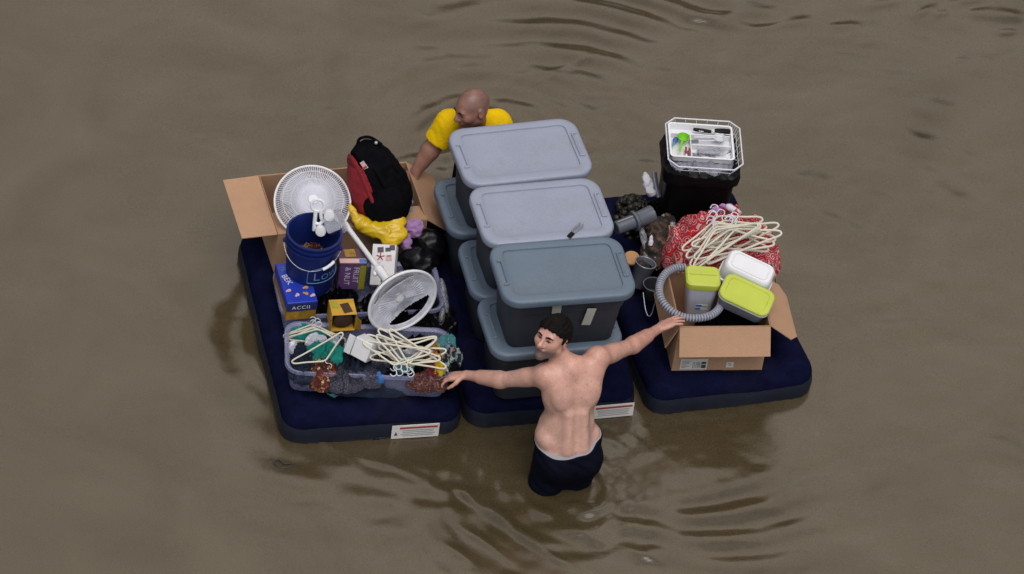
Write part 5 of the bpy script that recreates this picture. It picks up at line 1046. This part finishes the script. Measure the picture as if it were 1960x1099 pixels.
P('rim', tube([(.0605*math.cos(a_), .0605*math.sin(a_), .001) for a_ in np.linspace(0, 6.28, 36, endpoint=False)], .0032, 6, closed=True), 'wire_grey', mug)
P('contents', move(lumps([((0, 0, -.02), .3, .03, .025, .02), ((.02, .01, -.01), .9, .02, .02, .02)], .01, .004, 120, .005), (0, 0, 0)), 'brown_mix', mug)
P('dark_disc', lathe([(.052, -.03), (.030, -.045), (.001, -.05)], 20), 'black_cloth', mug)  # black disc closing the inside of the pot
to_ = at(1209, 496, .33); solo('wooden_lid', move(rot(lathe([(.001, 0), (.046, 0), (.048, .004), (.048, .012), (.045, .016), (.001, .016)], 30, True, True), (1, 0, 0), rad(14)), to_), 'tan_wood', 'round tan wooden lid half hidden by the front tote lid', 'lid')
po = at(1252, 545, .37); pa_ = nrm(scr(.15, -.75, .65)); px_ = nrm(np.cross(pa_, FW)); pn = T('dark_pan', 'dark metal pan standing on edge behind the grey hose', 'pan', M=frame(po, px_, np.cross(pa_, px_), pa_))
P('shell', lathe([(.001, -.09), (.040, -.09), (.050, -.08), (.062, .0), (.059, .001), (.048, -.075), (.001, -.082)], 26), 'nozzle_dark', pn); P('rim', tube([(.0615*math.cos(a_), .0615*math.sin(a_), .001) for a_ in np.linspace(0, 6.28, 32, endpoint=False)], .003, 6, closed=True), 'nozzle_grey', pn)
solo('wire_hook', tube([at(1231, 560, .33), at(1235, 590, .28), at(1240, 604, .26), at(1246, 603, .26), at(1252, 585, .29), at(1257, 566, .33)], .003, 6, smooth=6), 'wire_grey', 'thin bent wire hanging below the grey pot', 'wire')

# ------------------------------------------------------------------ right mattress: red cloth, containers, hose
rc = at(1388, 445, .58)
def red_cloth():
    m = heap((rc[0]+.015, rc[1]+.01, .325, .265, rad(-7)), .475, .195, 6.6, 7.5, .38, 64, rnoise=.06, edge=.42, droop=.11); return m
solo('patterned_cloth', red_cloth(), 'bandana_red', 'red and white patterned cloth bundled in the box under the cream hangers', 'cloth')
solo('white_cloth', lumps([(at(1402, 400, .655), .45, .05, .02, .02)], .01, .003, 50), 'white_cloth', 'small white cloth at the top of the red patterned bundle', 'cloth')
solo('lilac_tag', lumps([(at(1372, 401, .675), .2, .03, .016, .012), (at(1384, 394, .68), .4, .02, .012, .01)], .01, .003, 90, .004), 'cloth_lilac', 'lilac tags tangled in the hooks of the cream hangers', 'tag')

hp_ = [(1312, 512, .60), (1290, 514, .61), (1271, 527, .61), (1262, 548, .60), (1265, 572, .59), (1282, 593, .575), (1306, 606, .565), (1335, 609, .56), (1362, 603, .555), (1378, 588, .55), (1382, 570, .53)]
hc = catmull([at(*q) for q in hp_], 26); tt_ = np.arange(len(hc)); hs_ = np.r_[0, np.cumsum(np.linalg.norm(np.diff(hc, axis=0), axis=1))]
hose = T('vacuum_hose', 'ribbed grey vacuum hose curling round the frosted container', 'hose', tuple(hc[60]-(0, 0, .03)))
P('core', tube(hc, .0180, 12), 'hose_groove', hose, world=True)
nr = int(hs_[-1]/.0165); rr_ = []
for i in range(nr):
    s0, s1 = (i+.12)*.0165, (i+.80)*.0165; pp = np.array([[np.interp(s_, hs_, hc[:, k_]) for k_ in range(3)] for s_ in np.linspace(s0, s1, 5)]); rr_.append(tube(pp, [.0185, .0228, .0238, .0228, .0185], 12))
P('ribs', join(*rr_), 'hose_grey', hose, world=True)

rzc1 = rad(-12); o1 = at(1338, 606, .415)
k1 = T('food_container', 'tall frosted container with lime green lid standing inside the grey hose', 'food container', (o1[0], o1[1]+.055, .415), rzc1, 'plastic food containers in the front box')
P('body', loft([rring(.135, .105, .025, .0), rring(.142, .112, .03, .006), rring(.185, .150, .035, .235), rring(.19, .155, .035, .24)], True, True), 'frosted', k1)
P('lid', loft([rring(.197, .162, .038, .225), rring(.199, .164, .038, .228), rring(.195, .160, .036, .262), rring(.175, .14, .03, .272), rring(.165, .13, .025, .272)], True, True), 'lime_lid', k1)
P('lid_ridge', box(.155, .010, .006, .002, (0, .005, .275)), 'lime_lid', k1)
sk = P('sticker', patch(-.035, -.022, .035, .022, .0012), 'label_white', k1, M=Matrix.Translation((.012, -.0655, .085)) @ Matrix.Rotation(rad(90+5), 4, 'X'))
P('sticker_print', move(join(patch(-.033, -.020, -.006, -.006), patch(-.033, .004, .0, .020)), (0, 0, .0014)), 'sticker_blue', sk); P('sticker_band', move(patch(.004, .004, .033, .012), (0, 0, .0014)), 'sticker_green', sk)

def tipped(px, py, z, W, D, H, label, lidm, bodym, taper=.86, up=True):
    x = nrm(scr(.90, .42, .02)); y = scr(.10, -.78, -.62); y = nrm(y-x*(x @ y)); zz = np.cross(x, y)
    t = T('food_container', label, 'food container', M=frame(at(px, py, z)-zz*H, x, y, zz), group='plastic food containers in the front box')
    if up:
        P('body', loft([rring(W*taper-.02, D*taper-.02, .025, 0), rring(W*taper, D*taper, .035, .012), rring(W-.012, D-.012, .045, H-.022), rring(W-.004, D-.004, .047, H-.018)], True, True), bodym, t)
        P('rim', loft([rring(W+.004, D+.004, .05, H-.030), rring(W+.008, D+.008, .052, H-.026), rring(W+.006, D+.006, .052, H-.020), rring(W-.03, D-.03, .04, H-.0195)], True, True), 'white_shade', t)
        P('lid', loft([rring(W+.004, D+.004, .05, H-.0185), rring(W+.004, D+.004, .05, H-.006), rring(W-.008, D-.008, .044, H), rring(W-.055, D-.050, .03, H), rring(W-.062, D-.057, .028, H-.005), rring(W-.09, D-.08, .02, H-.005)], True, True), lidm, t)
    else:
        P('body', loft([rring(W+.004, D+.004, .05, 0), rring(W+.004, D+.004, .05, .012), rring(W-.010, D-.010, .046, .016), rring(W*.93, D*.92, .045, H-.022), rring(W*.90, D*.88, .042, H-.008), rring(W*.84, D*.80, .035, H)], True, True), bodym, t)
        P('foot_ring', loft([rring(W*.72, D*.66, .03, H+.0005), rring(W*.715, D*.655, .03, H+.004), rring(W*.69, D*.62, .026, H+.004), rring(W*.685, D*.615, .026, H+.0008)], False, False), bodym, t)
    return t
tipped(1431, 563, .655, .300, .190, .115, 'container with a flat lime green lid tipped toward the box front', 'lime_lid', 'frost_dark')
tipped(1437, 510, .70, .305, .170, .125, 'white plastic container lying upside down against the red cloth', 'white_plastic', 'white_plastic', up=False)
H_('dark_goods', 1400, 590, .46, .20, .16, .20, 3.4, 'black_cloth', 'dark cloth filling the bottom of the front cardboard box', 'cloth', an=rzB-rz1)

# ------------------------------------------------------------------ afloat
lp = [at(525, 884, .004), at(533, 879, .008), at(545, 888, .006), at(560, 887, .004), at(556, 893, .002), at(540, 896, .003), at(528, 891, .004)]
solo('wire_loop', tube(catmull(lp, 6, True), .0035, 6, closed=True), 'nozzle_dark', 'thin dark wire loop floating off the left corner of the raft', 'wire')
